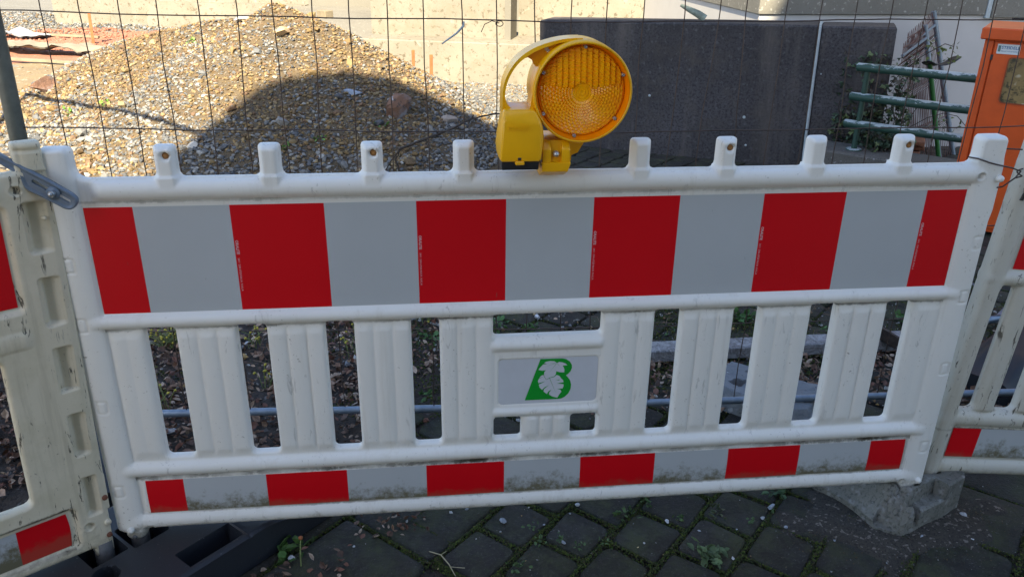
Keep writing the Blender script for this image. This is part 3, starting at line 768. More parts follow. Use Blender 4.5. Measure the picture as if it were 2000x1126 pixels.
mb.prism([(x, z-LZ) for x, z in [(-0.1115, 1.172), (-0.1115, 1.20), (-0.108, 1.186), (-0.100, 1.1775), (-0.090, 1.175)]], -0.060, -0.002)
mb.prism([(x, z-LZ) for x, z in [(-0.060, 1.175), (-0.057, 1.19), (-0.055, 1.205), (-0.048, 1.19), (-0.040, 1.175)]], -0.060, -0.002)
hd = mb.build('handle', M['yellow'], lamp)
for (x, z) in ((-0.0235, 1.2925), (-0.0185, 1.2865)):
    mb = MB(); mb.lathe([(0, -0.0345), (0.0042, -0.0345), (0.0045, -0.031)], (x, 0, z-LZ), 'y', 16); mb.build('handle_hole', M['sign_white'], lamp)
# clamp
hull = [L_(-0.031, -0.064, 1.060), L_(0.026, -0.064, 1.060), L_(-0.030, -0.058, 1.110), L_(0.030, -0.058, 1.107), L_(-0.031, 0.035, 1.060), L_(0.026, 0.035, 1.060), L_(-0.030, 0.035, 1.110), L_(0.030, 0.035, 1.107)]
cl = hull_box(hull, 'clamp', M['yellow'], lamp, 0.003, 2)
for (a, b) in ((-0.0315, -0.0135), (0.0095, 0.0275)):
    hull_box([L_(a, -0.072, 1.062), L_(b, -0.072, 1.062), L_(a+0.004, -0.060, 1.106), L_(b-0.004, -0.060, 1.106), L_(a, -0.055, 1.062), L_(b, -0.055, 1.062), L_(a, -0.055, 1.108), L_(b, -0.055, 1.108), L_(a, -0.072, 1.09), L_(b, -0.072, 1.09)], 'clamp_rib', M['yellow'], cl, 0.0015, 2)
hull_box([L_(-0.034, -0.074, 1.063), L_(0.030, -0.074, 1.063), L_(-0.032, -0.072, 1.043), L_(0.024, -0.072, 1.043), L_(-0.034, 0.04, 1.063), L_(0.030, 0.04, 1.063), L_(-0.032, 0.04, 1.0245), L_(0.024, 0.04, 1.0245), L_(-0.032, -0.03, 1.0245), L_(0.024, -0.03, 1.0245)], 'clamp_foot', M['yellow'], cl, 0.002, 2)
mb = MB(); mb.lathe([(0, -0.0745), (0.003, -0.0740), (0.0062, -0.071), (0.0068, -0.0685), (0.0068, -0.062)], L_(-0.002, 0, 1.0805), 'y', 20); mb.lathe([(0, -0.0752), (0.0018, -0.0748), (0.002, -0.070)], L_(-0.002, 0, 1.0805), 'y', 6)
mb.build('bolt', M['steel'], lamp)
mb = MB(); mb.prism([(x, z-LZ) for x, z in [(0.028, 1.108), (0.078, 1.118), (0.074, 1.088), (0.060, 1.064), (0.046, 1.058), (0.044, 1.04), (0.036, 1.0245), (0.022, 1.0245), (0.022, 1.06)]], 0.01, 0.03)
mb.build('strut', M['yellow'], lamp)
mb = MB(); mb.box(L_(0.030, 0.0, 1.060), L_(0.036, 0.01, 1.080), 0, 0.001); mb.build('clip', M['sign_white'], lamp)

# ------------------------------------------------------------------ site fence panel behind the barriers
FA = Vector((-1.35, 0.597, 0)); FB = Vector((1.55, 0.464, 0)); FD = (FB-FA).normalized(); FN = Vector((-FD.y, FD.x, 0))
def fp(s, z, off=0.0): return FA+FD*s+FN*off+Vector((0, 0, z))
fence = empty('site_fence', tuple(FA), label='tall steel mesh site fence with thin rusty wires standing behind the barriers', cat='fence')
def loc(v): return tuple(Vector(v)-FA)
mb = MB(); mb.tube([loc(fp(-0.028, 0.092)), loc(fp(-0.032, 1.0)), loc(fp(-0.02, 2.0))], 0.0225, 20); mb.build('post', M['post'], fence)
mb = MB(); mb.tube([loc(fp(-0.03, 0.094)), loc(fp(1.2, 0.086)), loc(fp(2.4, 0.094)), loc(fp(3.45, 0.100))], 0.0125, 16); mb.build('bottom_tube', M['tube'], fence)
mb = MB(); mb.tube([loc(fp(3.45, 0.094)), loc(fp(3.45, 2.0))], 0.0175, 16); mb.build('post', M['post'], fence)
mb = MB(); mb.tube([loc(fp(-0.02, 2.0)), loc(fp(3.45, 2.0))], 0.0125, 12); mb.build('top_tube', M['tube'], fence)
mb = MB()
rnd = random.Random(3)
NV = 35
for k in range(NV):
    s0 = 0.096+k*0.0988
    bend = rnd.uniform(-0.006, 0.006); ph = rnd.uniform(0, 6)
    if k in (17, 18, 19): bend = 0.014
    pts = []
    for j in range(15):
        z = 0.094+j*(1.9/14)
        pts.append(loc(fp(s0+bend*math.sin(z*5+ph)+0.002*math.sin(z*17+k)+rnd.uniform(-0.0012, 0.0012), z, 0.002*math.sin(z*9+k))))
    mb.tube(pts, 0.0016, 6)
def hz(s, base):   # horizontals sag a little in the middle of the panel
    return base-0.020*math.sin(PI*min(1, max(0, s/2.9)))*(0.85+0.1*math.sin(5*s))
for base, kk in ((1.312, 1), (1.010, 0), (0.70, 2), (0.390, 3), (1.62, 4), (1.93, 5)):
    pts = [loc(fp(s, hz(s, base)+0.0015*math.sin(s*11+kk)+rnd.uniform(-0.001, 0.001), -0.003)) for s in np.linspace(-0.02, 3.45, 46)]
    mb.tube(pts, 0.0018, 6)
mb.build('wire_mesh', M['wire'], fence)
# bits of tie wire on the mesh
mb = MB(); mb.tube([loc(fp(1.190, 1.292, -0.005)), loc(fp(1.188, 1.280, -0.006)), loc(fp(1.17, 1.262, -0.01)), loc(fp(1.13, 1.235, -0.016))], [0.0022, 0.0032, 0.0026, 0.0018], 6); mb.build('tie_wire', M['sealant'], fence)
mb = MB(); mb.tube([loc(fp(1.285, 1.288, -0.005)), loc(fp(1.265, 1.294, -0.007)), loc(fp(1.245, 1.285, -0.008)), loc(fp(1.236, 1.265, -0.008))], 0.0012, 5)
mb.tube([loc(fp(1.285+0.010*math.cos(t), 1.287+0.007*math.sin(t), -0.005+0.003*math.sin(2*t))) for t in np.linspace(0, 9, 24)], 0.0012, 5); mb.build('tie_wire', M['wire'], fence)

# wire tie round the right post
def Yp(x, z, y): return (x, y, z)
tw = MB()
tw.tube([(1.006, 0.020, 1.036), (1.008, -0.012, 1.040), (1.030, -0.024, 1.033), (1.060, -0.024, 1.026), (1.095, -0.018, 1.018), (1.135, 0.0, 1.004)], 0.0019, 6)
tw.tube([(1.075, 0.022, 1.056), (1.10, 0.022, 1.054), (1.14, 0.02, 1.052)], 0.0019, 6)
tw.tube([(1.135, 0.0, 1.004), (1.115, -0.012, 0.992), (1.085, -0.016, 0.972), (1.062, -0.0, 0.962)], 0.0019, 6)
tw.tube([(1.128+0.006*math.cos(t), -0.006+0.006*math.sin(t), 1.012-0.003*t) for t in np.linspace(0, 8, 26)], 0.0018, 6)
tag(tw.build('wire_tie', M['wire']), 'thin grey wire tie twisted round the right post of the middle barrier', 'wire')

# ------------------------------------------------------------------ base blocks
def block(name, sil, top, x0, x1, y0, y1, h, mat, parent=None):
    """solid slab: outline sil in local xy, upper surface top(x, y)"""
    o = moulded(name, sil, lambda X, Z, S: -top(X, Z), lambda X, Z, S: 0*X, x0, x1, y0, y1, h, mat, parent)
    try: o.data.set_sharp_from_angle(angle=R(32))
    except Exception: pass
    n = len(o.data.vertices); c = np.empty(n*3, dtype=np.float32); o.data.vertices.foreach_get('co', c); c = c.reshape(-1, 3)
    d = np.stack([c[:, 0], c[:, 2], -c[:, 1]], 1); o.data.vertices.foreach_set('co', d.ravel().astype(np.float32)); o.data.update()
    return o
def nz2(X, Y, s, seed=0):
    """cheap smooth value noise"""
    r = np.random.default_rng(seed); T = r.random((64, 64))
    x = X*s; y = Y*s; xi = np.floor(x).astype(int); yi = np.floor(y).astype(int); fx = x-xi; fy = y-yi
    fx = fx*fx*(3-2*fx); fy = fy*fy*(3-2*fy)
    g = lambda a, b: T[a % 64, b % 64]
    return (g(xi, yi)*(1-fx)+g(xi+1, yi)*fx)*(1-fy)+(g(xi, yi+1)*(1-fx)+g(xi+1, yi+1)*fx)*fy-0.5
def fbm(X, Y, s, o=4, seed=0):
    return sum(nz2(X, Y, s*2**k, seed+k)/2**k for k in range(o))
def foot_sil(X, Y): return np.minimum(rbox(X, Y, -0.44, 0.40, -0.165, 0.225, 0.02), 10)
def foot_top(X, Y):
    z = 0.100-0.055*sm(X, 0.17, 0.40)-0.05*sm(-X, 0.27, 0.44)
    z = z-0.004*sm(0.008-(X-0.135), 0, 0.01)*sm(0.008+(X-0.135), 0, 0.01)
    z = z-0.006*(1-sm(foot_sil(X, Y), 0, 0.010))
    H = np.full(X.shape, -1.0)
    H = np.maximum(H, rbox(X, Y, -0.022, 0.124, -0.146, -0.080, 0.003))
    H = np.maximum(H, rbox(X, Y, -0.070, 0.020, 0.020, 0.118, 0.004))
    H = np.maximum(H, rbox(X, Y, -0.170, -0.085, 0.030, 0.128, 0.004))
    H = np.maximum(H, circ(X, Y, -0.165, -0.015, 0.03))
    H = np.maximum(H, rbox(X, Y, 0.19, 0.27, 0.05, 0.15, 0.004))
    z = z-0.090*sm(H, -0.001, 0.003)
    return np.maximum(z, 0.008)
o = block('rubber_base', foot_sil, foot_top, -0.45, 0.41, -0.175, 0.235, 0.004, M['rubber'])
o.location = (-0.96, -0.02, 0.001); o.rotation_euler = (0, 0, R(46))
tag(o, 'black recycled rubber base block with rectangular slots under the left barrier posts', 'base block', 'rubber base blocks')
o = block('rubber_base', lambda X, Y: rbox(X, Y, -0.36, 0.36, -0.11, 0.11, 0.02), lambda X, Y: 0.105-0.03*sm(np.abs(X), 0.22, 0.36)-0.09*sm(np.maximum(np.maximum(circ(X, Y, 0.02, 0, 0.024), circ(X, Y, 0.12, 0, 0.024)), circ(X, Y, -0.08, 0, 0.024)), -0.001, 0.003), -0.37, 0.37, -0.12, 0.12, 0.005, M['rubber'])
o.location = (-1.40, 0.50, 0.001); o.rotation_euler = (0, 0, R(118))
tag(o, 'black rubber fence base under the steel post, left of the middle barrier', 'base block', 'rubber base blocks')
o = block('rubber_base', lambda X, Y: rbox(X, Y, -0.36, 0.36, -0.11, 0.11, 0.03), lambda X, Y: 0.115-0.04*sm(np.abs(X), 0.15, 0.36)-0.03*sm(np.abs(Y), 0.06, 0.11), -0.37, 0.37, -0.12, 0.12, 0.006, M['rubber'])
o.location = (1.98, 0.80, 0.001); o.rotation_euler = (0, 0, R(35))
tag(o, 'dark rounded rubber base seen between the slats of the right barrier', 'base block', 'rubber base blocks')
# broken concrete foot under the right posts
cfs = poly_sdf([(0.76, 0.27), (0.846, 0.132), (0.911, 0.024), (0.935, -0.062), (0.985, -0.090), (1.045, -0.074), (1.150, -0.028), (1.222, 0.010), (1.240, 0.05), (1.235, 0.2), (1.1, 0.26)])
def cf_uv(X, Y):
    c, s_ = math.cos(R(26)), math.sin(R(26)); dx, dy = X-1.045, Y+0.072
    return dx*c+dy*s_, -dx*s_+dy*c
def cf_rough(X, Y): return 1-sm(np.hypot((X-0.990)*0.9, (Y+0.062)*1.25)+0.012*fbm(X, Y, 40, 3, 15), 0.048, 0.058)
def cf_sil(X, Y): return cfs(X, Y)+0.010*fbm(X, Y, 55, 3, 3)*cf_rough(X, Y)
def cf_top(X, Y):
    s = cf_sil(X, Y); u, v = cf_uv(X, Y); rg = cf_rough(X, Y)
    z = np.full(X.shape, 0.112)
    left = sm(0.98-X, -0.04, 0.03)
    z = z-left*0.085*(1-sm(s, 0.0, 0.10))**1.3
    z = z-0.004*(1-sm(s, 0, 0.006))
    z = z-0.047*sm(rbox(u, v, -0.02, 0.112, -0.1, 0.034, 0.003), -0.0015, 0.0015)
    z = z-rg*(0.030*(1-sm(s, 0.0, 0.06))+0.010)+rg*0.034*np.abs(fbm(X, Y, 55, 4, 5))-rg*0.008
    z = z-0.10*sm(rbox(X, Y, 1.005, 1.068, -0.018, 0.045, 0.006), -0.001, 0.002)-0.10*sm(rbox(X, Y, 1.098, 1.160, 0.030, 0.095, 0.006), -0.001, 0.002)
    return np.clip(z, 0.012, 0.13)
o = block('concrete_block', cf_sil, cf_top, 0.74, 1.26, -0.12, 0.28, 0.0028, M['concrete_foot'])
tag(o, 'broken grey concrete base block under the meeting posts at the lower right', 'concrete block', 'concrete base blocks')
csl = poly_sdf([(0.64, 0.66), (0.82, 0.80), (1.10, 0.58), (0.96, 0.42), (0.9, 0.42)])
def c2_top(X, Y):
    z = 0.085+0.01*fbm(X, Y, 14, 4, 8)-0.03*(1-sm(csl(X, Y), 0, 0.02))
    for (a, b) in ((0.79, 0.635), (0.875, 0.70)):
        d = np.abs(X-a)*0.8+np.abs(Y-b)*1.1
        z = z-0.06*(1-sm(d, 0.022, 0.028))
    return z
o = block('concrete_block', lambda X, Y: csl(X, Y)+0.006*fbm(X, Y, 30, 2, 9), c2_top, 0.6, 1.12, 0.38, 0.84, 0.005, speckle('pale_foot_concrete', (0.20, 0.22, 0.24), 0.35, dark=(0.07, 0.08, 0.09), light=(0.40, 0.43, 0.46), sc=60, bump=0.9, bdist=0.006))
tag(o, 'pale rough concrete block with a square hole behind the right slats under the fence tube', 'concrete block', 'concrete base blocks')

# ------------------------------------------------------------------ terrain
RIDGE = np.array([(-4.6, 6.9, -0.05), (-3.777, 6.2, 0.150), (-3.256, 6.0, 0.420), (-2.816, 5.8, 0.615), (-2.369, 5.6, 0.722), (-2.006, 5.5, 0.815), (-1.64, 5.3, 0.850), (-1.36, 5.1, 0.968), (-1.121, 5.0, 0.890), (-0.934, 4.9, 0.680), (-0.606, 4.8, 0.510), (-0.356, 4.75, 0.345), (-0.081, 4.7, 0.225), (0.155, 4.65, 0.095), (0.374, 4.6, 0.0)])
def heap_z(X, Y, noise=True):
    z = np.full(X.shape, -9.0)
    for i in range(len(RIDGE)-1):
        a, b = RIDGE[i], RIDGE[i+1]; e = b[:2]-a[:2]
        t = np.clip(((X-a[0])*e[0]+(Y-a[1])*e[1])/(e@e), 0, 1)
        d = np.hypot(X-a[0]-t*e[0], Y-a[1]-t*e[1])
        h = a[2]*(1-t)+b[2]*t-(np.sqrt(d*d+0.05**2)-0.05)*0.52
        z = np.maximum(z, h)
    if noise: z = z+0.030*fbm(X, Y, 2.2, 4, 11)+0.015*fbm(X, Y, 9, 3, 21)
    return smax(z, np.full(X.shape, -0.05), 0.08)
def bank_z(X, Y):
    b = 0.40*sm(Y+0.55*X, 7.0, 9.8)*sm(-X, -1.5, 1.2)
    return b*sm(X, -4.5, -2.0)
def grid_obj(name, x0, x1, y0, y1, h, fn, mats, smooth=True):
    xs = np.arange(x0, x1+h/2, h); ys = np.arange(y0, y1+h/2, h); X, Y = np.meshgrid(xs, ys, indexing='ij'); Z = fn(X, Y)
    n, m_ = X.shape; I, J = np.meshgrid(np.arange(n-1), np.arange(m_-1), indexing='ij')
    F = np.stack([I*m_+J, (I+1)*m_+J, (I+1)*m_+J+1, I*m_+J+1], -1).reshape(-1, 4)
    return npmesh(name, np.stack([X, Y, Z], -1).reshape(-1, 3), [F], mats, None, smooth)
M['sand'] = speckle('sandy_soil', (0.18, 0.135, 0.075), 0.15, dark=(0.14, 0.10, 0.06), light=(0.34, 0.31, 0.25), sc=35, dk=(0.3, 0.4), lt=(0.64, 0.7), bump=0.8, bdist=0.01)
M['grit'] = speckle('gravel_grit', (0.088, 0.066, 0.038), 0.25, dark=(0.05, 0.035, 0.022), light=(0.15, 0.13, 0.105), sc=55, dk=(0.34, 0.46), lt=(0.6, 0.66), stain=(0.13, 0.088, 0.040), bump=1.0, bdist=0.01)
M['grey_grit'] = speckle('grey_grit', (0.155, 0.147, 0.125), 0.14, dark=(0.11, 0.10, 0.08), light=(0.28, 0.27, 0.24), sc=60, dk=(0.3, 0.42), bump=0.8, bdist=0.006)
M['soil'] = speckle('dark_soil', (0.045, 0.035, 0.028), 0.4, dark=(0.015, 0.012, 0.01), light=(0.12, 0.11, 0.10), sc=70, dk=(0.36, 0.46), bump=1.0, bdist=0.008)
o = grid_obj('ground', -90, 90, -30, 150, 6.0, lambda X, Y: -0.045+0*X, M['sand']); tag(o, kind='structure')
o = grid_obj('gravel_yard', -12, 4.2, 4.0, 20, 0.08, lambda X, Y: 0.012+0.012*fbm(X, Y, 3, 3, 31)+bank_z(X, Y)-0.045*sm(X, 0.35, 0.6)*sm(4.9-Y, 0, 0.2), M['grey_grit']); tag(o, kind='structure')
o = grid_obj('sandy_ground', -12, -2.35, 2.9, 10.2, 0.06, lambda X, Y: 0.022+0.03*fbm(X, Y, 1.6, 4, 33)-0.05*sm(Y-8.6+0.35*(X+4), 0, 0.8), M['sand']); tag(o, kind='structure')
o = grid_obj('gravel_heap', -5.4, 1.2, 2.4, 7.6, 0.022, lambda X, Y: heap_z(X, Y), M['grit']); tag(o, kind='structure')
o = grid_obj('soil_bed', -4.2, -0.05, 0.22, 4.4, 0.02, lambda X, Y: 0.006+0.03*fbm(X, Y, 5, 4, 41)-0.05*sm(X+0.25*sm(0.85-Y, 0, 0.1), -0.30, -0.05)-0.05*sm(0.34-Y, 0, 0.1), M['soil']); tag(o, kind='structure')

# scattered stones ----------------------------------------------------
def ico(sub):
    import bmesh
    bm = bmesh.new(); bmesh.ops.create_icosphere(bm, subdivisions=sub, radius=1.0)
    v = np.array([x.co[:] for x in bm.verts]); f = np.array([[y.index for y in x.verts] for x in bm.faces]); bm.free(); return v, f
ICO1 = ico(1); ICO2 = ico(2)
def rocks(name, P, size, cols, mat, kind='stuff', base=ICO1, flatten=0.5, sink=0.2, seed=1, smooth=False):
    r = np.random.default_rng(seed); bv, bf = base; n = len(P); k = 12
    shapes = []
    for i in range(k):
        s = bv*(1+0.38*(r.random((len(bv), 1))-0.5)); s = s*np.array([1.0, r.uniform(0.55, 0.85), r.uniform(flatten*0.6, flatten*1.2)])
        # chop by planes for an angular look
        for _ in range(5):
            nn = r.normal(size=3); nn /= np.linalg.norm(nn); d = s@nn-r.uniform(0.35, 0.6); s = s-np.outer(np.maximum(d, 0), nn)
        shapes.append(s)
    shapes = np.array(shapes); which = r.integers(0, k, n)
    a = r.uniform(0, 2*PI, n); b = r.normal(0, 0.45, n); c = r.normal(0, 0.35, n)
    ca, sa, cb, sb, cc, sc = np.cos(a), np.sin(a), np.cos(b), np.sin(b), np.cos(c), np.sin(c)
    z0 = np.zeros(n); o1 = np.ones(n)
    Rz = np.stack([np.stack([ca, -sa, z0], 1), np.stack([sa, ca, z0], 1), np.stack([z0, z0, o1], 1)], 1)
    Rx = np.stack([np.stack([o1, z0, z0], 1), np.stack([z0, cb, -sb], 1), np.stack([z0, sb, cb], 1)], 1)
    Ry = np.stack([np.stack([cc, z0, sc], 1), np.stack([z0, o1, z0], 1), np.stack([-sc, z0, cc], 1)], 1)
    RM = Rz@Rx@Ry
    V = np.einsum('nij,nvj->nvi', RM, shapes[which])*size[:, None, None]
    V = V+P[:, None, :]; V[:, :, 2] += (size*flatten*(1-sink)*0.8)[:, None]
    nv = len(bv); F = (bf[None]+(np.arange(n)*nv)[:, None, None]).reshape(-1, 3)
    C = np.repeat(cols, nv, axis=0)
    ob = npmesh(name, V.reshape(-1, 3), [F], mat, None, smooth, None, C)
    if kind: tag(ob, kind=kind)
    return ob
GREY = np.array([(0.095, 0.100, 0.105), (0.125, 0.126, 0.123), (0.165, 0.163, 0.155), (0.070, 0.075, 0.084), (0.24, 0.238, 0.225)])
TAN = np.array([(0.19, 0.135, 0.062), (0.175, 0.115, 0.045), (0.23, 0.175, 0.095), (0.12, 0.080, 0.040), (0.13, 0.080, 0.045)])
def pick(n, r, ptan):
    t = r.random(n) < ptan
    c = np.where(np.asarray(t)[:, None], TAN[r.integers(0, 5, n)], GREY[r.integers(0, 5, n)])
    return c*(0.8+0.4*r.random((n, 1)))
r = np.random.default_rng(2)
# heap
N = 76000
P = np.stack([r.uniform(-4.6, 0.75, N), r.uniform(2.75, 6.6, N)], 1)
P = P[(P[:, 1] < 6.9-0.45*(P[:, 0]+4.2)+0.25) & (P[:, 1] < 6.9)]
hz_ = heap_z(P[:, 0], P[:, 1]); keep = hz_ > 0.0
P = P[keep]; hz_ = hz_[keep]; n = len(P)
size = 0.0060+0.0175*r.random(n)**2.4+0.035*(r.random(n) < 0.008)*r.random(n)
P3 = np.column_stack([P, hz_])
low = np.clip((0.45-hz_)/0.45, 0, 1); size = size*(1+0.55*low*r.random(n))
pt = np.clip(0.30+0.45*np.clip(hz_, 0, 1)+1.0*fbm(P[:, 0], P[:, 1], 2.4, 3, 17), 0.10, 0.90)
rocks('gravel', P3, size, pick(n, r, pt)*1.0, M['stones'], seed=3)
# yard behind the heap and grey strip
N = 17000
P = np.stack([r.uniform(-1.6, 1.35, N), r.uniform(4.6, 9.2, N)], 1)
P = P[heap_z(P[:, 0], P[:, 1], False) < 0.02]
n = len(P); z = 0.012+0.012*fbm(P[:, 0], P[:, 1], 3, 3, 31)+bank_z(P[:, 0], P[:, 1])
rocks('gravel', np.column_stack([P, z]), 0.009+0.013*r.random(n)**2, pick(n, r, 0.25)*1.05, M['stones'], seed=4)
N = 9000
P = np.stack([r.uniform(-9.5, -2.5, N), r.uniform(9.8, 15.5, N)], 1)
red = (P[:, 1] < 12.2+0.5*np.sin(P[:, 0]*2)) & (P[:, 1] > 9.0)
c = pick(N, r, 0.2); c[red] = np.array([0.27, 0.11, 0.07])*(0.7+0.6*r.random((red.sum(), 1)))
rocks('gravel', np.column_stack([P, np.full(N, 0.02)]), 0.02+0.02*r.random(N), c, M['stones'], seed=5)
M['red_grit'] = speckle('brick_chippings', (0.26, 0.115, 0.072), 0.2, dark=(0.13, 0.05, 0.035), light=(0.34, 0.22, 0.16), sc=30, dk=(0.34, 0.44), bump=0.8, bdist=0.01)
o = grid_obj('brick_chippings', -11, -2.2, 8.7, 12.4, 0.1, lambda X, Y: 0.030+0.03*fbm(X, Y, 2, 3, 36)-0.05*sm(8.9-Y+0.15*np.sin(X*3), -0.1, 0.3)-0.05*sm(Y-12.0+0.3*np.sin(X*2), 0, 0.3), M['red_grit']); tag(o, kind='structure')
# sandy ground stones
N = 2600
P = np.stack([r.uniform(-6.5, -2.4, N), r.uniform(3.0, 8.5, N)], 1); P = P[heap_z(P[:, 0], P[:, 1], False) < 0.03]; n = len(P)
rocks('gravel', np.column_stack([P, np.full(n, 0.02)]), 0.008+0.014*r.random(n)**2, pick(n, r, 0.6), M['stones'], seed=6)
# soil bed stones
N = 6500
P = np.stack([r.uniform(-2.6, -0.12, N), r.uniform(0.85, 3.4, N)], 1)
P = P[r.random(len(P)) < 0.25+0.75*sm(P[:, 1], 1.2, 2.2)]; n = len(P)
rocks('gravel', np.column_stack([P, 0.012+0.03*fbm(P[:, 0], P[:, 1], 5, 4, 41)]), 0.006+0.022*r.random(n)**3, pick(n, r, 0.15)*2.2, M['stones'], seed=7)

# ------------------------------------------------------------------ paving
M['paver'] = None
m = NT('worn_pavers')
at = m.n('ShaderNodeVertexColor', layer_name='Col')
fine = m.noise(260, 3, 0.7); mid_ = m.noise(14, 5, 0.65)
c = m.mix(1.0, at.outputs[0], m.ramp(mid_, [(0.3, 0.6), (0.7, 1.5)]), 'MULTIPLY')
c = m.mix(m.ramp(fine, [(0.28, 1.0), (0.38, 0.0)]), c, (0.010, 0.010, 0.011))
c = m.mix(m.ramp(m.noise(200, 2, 0.5), [(0.68, 0.0), (0.73, 1.0)]), c, (0.16, 0.16, 0.155))
c = m.mix(m.ramp(m.noise(5.5, 7, 0.75), [(0.44, 0.0), (0.62, 0.9)]), c, (0.042, 0.050, 0.018))
c = m.mix(m.ramp(m.noise(9, 7, 0.8), [(0.47, 0.0), (0.60, 0.85)]), c, (0.014, 0.012, 0.008))
c = m.mix(m.ramp(m.noise(90, 4, 0.7), [(0.55, 0.0), (0.68, 0.6)]), c, (0.060, 0.058, 0.052))
m.color(c); m.rough(0.8); m.bump(m.math('ADD', m.noise(120, 4, 0.7), m.math('MULTIPLY', mid_, 2.0)), 1.0, 0.005)
M['paver'] = m.mat
pa = Vector((math.cos(R(47)), math.sin(R(47))))*0.172; pb = Vector((math.cos(R(-43)), math.sin(R(-43))))*0.158; P0 = Vector((0.178, -0.029))
V = []; F = []; C = []
rp = random.Random(9); moss_pts = []
def in_pave(x, y):
    if y < 0.30 and y > -0.75: return -2.3 < x < 3.4
    if y < 0.74 and y > 0: return -0.42 < x < 3.4
    if y >= 0.74: return -0.22+0.05*math.sin(y*9) < x < 4.3 and y < 4.6 and not (y > 3.0 and x < 0.5)
    return False
cells = []
for (ka, kb, reg) in ((1.0, 1.0, lambda x, y: not (y < 0.3 and (x < -0.25 or x > 0.97))), (2.1, 2.0, lambda x, y: y < 0.3 and x <= -0.25), (1.5, 1.45, lambda x, y: y < 0.3 and x >= 0.97)):
    for i in range(-40, 60):
        for j in range(-45, 40): cells.append((ka, kb, reg, i, j))
pa1, pb1 = pa, pb
for (ka, kb, reg, i, j) in cells:
    if True:
        pa = pa1*ka; pb = pb1*kb
        off = (0.42 if j % 2 else 0.0)+0.05*math.sin(j*1.7)
        o2 = pa*(i+off)+pb*j+P0
        cxy = o2+pa*0.5+pb*0.5
        if not in_pave(cxy.x, cxy.y) or not reg(cxy.x, cxy.y): continue
        g = rp.uniform(0.006, 0.012)
        cr = [o2, o2+pa, o2+pa+pb, o2+pb]
        ctr = sum(cr, Vector((0, 0)))/4
        poly = []
        for k in range(4):
            c_ = cr[k]+Vector((rp.uniform(-.006, .006), rp.uniform(-.006, .006)))
            p0, p1 = cr[k-1], cr[(k+1) % 4]
            d0 = (p0-c_).normalized(); d1 = (p1-c_).normalized(); inn = (d0+d1)
            c_ = c_+inn.normalized()*g*1.3
            rr_ = rp.uniform(0.014, 0.03)
            for t in (0, 0.33, 0.67, 1):
                q = (c_+d0*rr_)*(1-t)**2+c_*2*t*(1-t)+(c_+d1*rr_)*t*t; poly.append(q)
        zt = rp.uniform(-0.004, 0.003); tx, ty = rp.uniform(-.02, .02), rp.uniform(-.02, .02)
        b = rp.uniform(0.6, 1.25); col = (0.025*b, 0.0235*b, 0.021*b)
        def zz(q): return zt+(q.x-ctr.x)*tx+(q.y-ctr.y)*ty
        o0 = len(V); n = len(poly)
        for (sc_, dz) in ((1.0, -0.030), (1.0, -0.007), (0.965, -0.0015), (0.91, 0.0)):
            for q in poly:
                w = ctr+(q-ctr)*sc_; V.append((w.x, w.y, zz(w)+dz)); C.append(col)
        for a in range(3):
            for k in range(n): F.append((o0+a*n+k, o0+a*n+(k+1) % n, o0+(a+1)*n+(k+1) % n, o0+(a+1)*n+k))
        F.append(tuple(o0+3*n+k for k in range(n)))
        if cxy.y < 1.6:
            for (p, q) in ((cr[0], cr[1]), (cr[0], cr[3])): moss_pts.append((p, q))
o = npmesh('paving', np.array(V), F, M['paver'], None, True, None, np.array(C)); tag(o, kind='structure')
try: o.data.set_sharp_from_angle(angle=R(50))
except Exception: pass
o = grid_obj('paving_bed', -2.4, 4.4, -0.7, 4.35, 0.05, lambda X, Y: -0.020+0.008*fbm(X, Y, 9, 3, 51), M['soil']); tag(o, kind='structure')
# moss tufts in the joints
mp = []
for (p, q) in moss_pts:
    mcx, mcy = (p+q)/2
    dens = 0.12+1.3*max(0, float(fbm(np.array([mcx]), np.array([mcy]), 2.3, 3, 61)[0])+0.32)
    if mcy < 0.3 and mcx > -0.5: dens += 0.3
    if mcx > 1.15 or mcx < -0.5: dens *= 0.5
    if dens < 0.25: continue
    n = int((520*dens if mcy < 0.3 else 170*dens)*(q-p).length/0.165)
    for _ in range(n):
        t = rp.random(); w = rp.gauss(0, 0.0095)
        d = (q-p).normalized(); pp = p+(q-p)*t+Vector((-d.y, d.x))*w
        mp.append((pp.x, pp.y, -0.009+0.008*math.exp(-(w/0.006)**2)+rp.uniform(-0.001, 0.001)))
mp = np.array(mp); n = len(mp); r = np.random.default_rng(12)
mc = np.array([(0.036, 0.060, 0.006), (0.060, 0.080, 0.009), (0.024, 0.036, 0.007), (0.045, 0.040, 0.016)])[r.integers(0, 4, n)]*(0.7+0.6*r.random((n, 1)))
rocks('moss', mp, 0.0022+0.0022*r.random(n), mc, M['moss'], flatten=1.1, sink=0.5, seed=13, base=(ICO1[0], ICO1[1]))
# fine debris on the paving
N = 9000
P = np.stack([r.uniform(-0.7, 2.6, N), r.uniform(-0.30, 2.2, N)], 1)
P = P[r.random(N) < 0.35+0.65*sm(fbm(P[:, 0], P[:, 1], 2.3, 3, 61), -0.1, 0.2)]; n = len(P)
rocks('gravel', np.column_stack([P, np.full(n, -0.002)]), 0.0010+0.0038*r.random(n)**4, pick(n, r, 0.4)*np.where(r.random((n, 1)) < 0.4, 2.2, 0.4), M['stones'], seed=14)

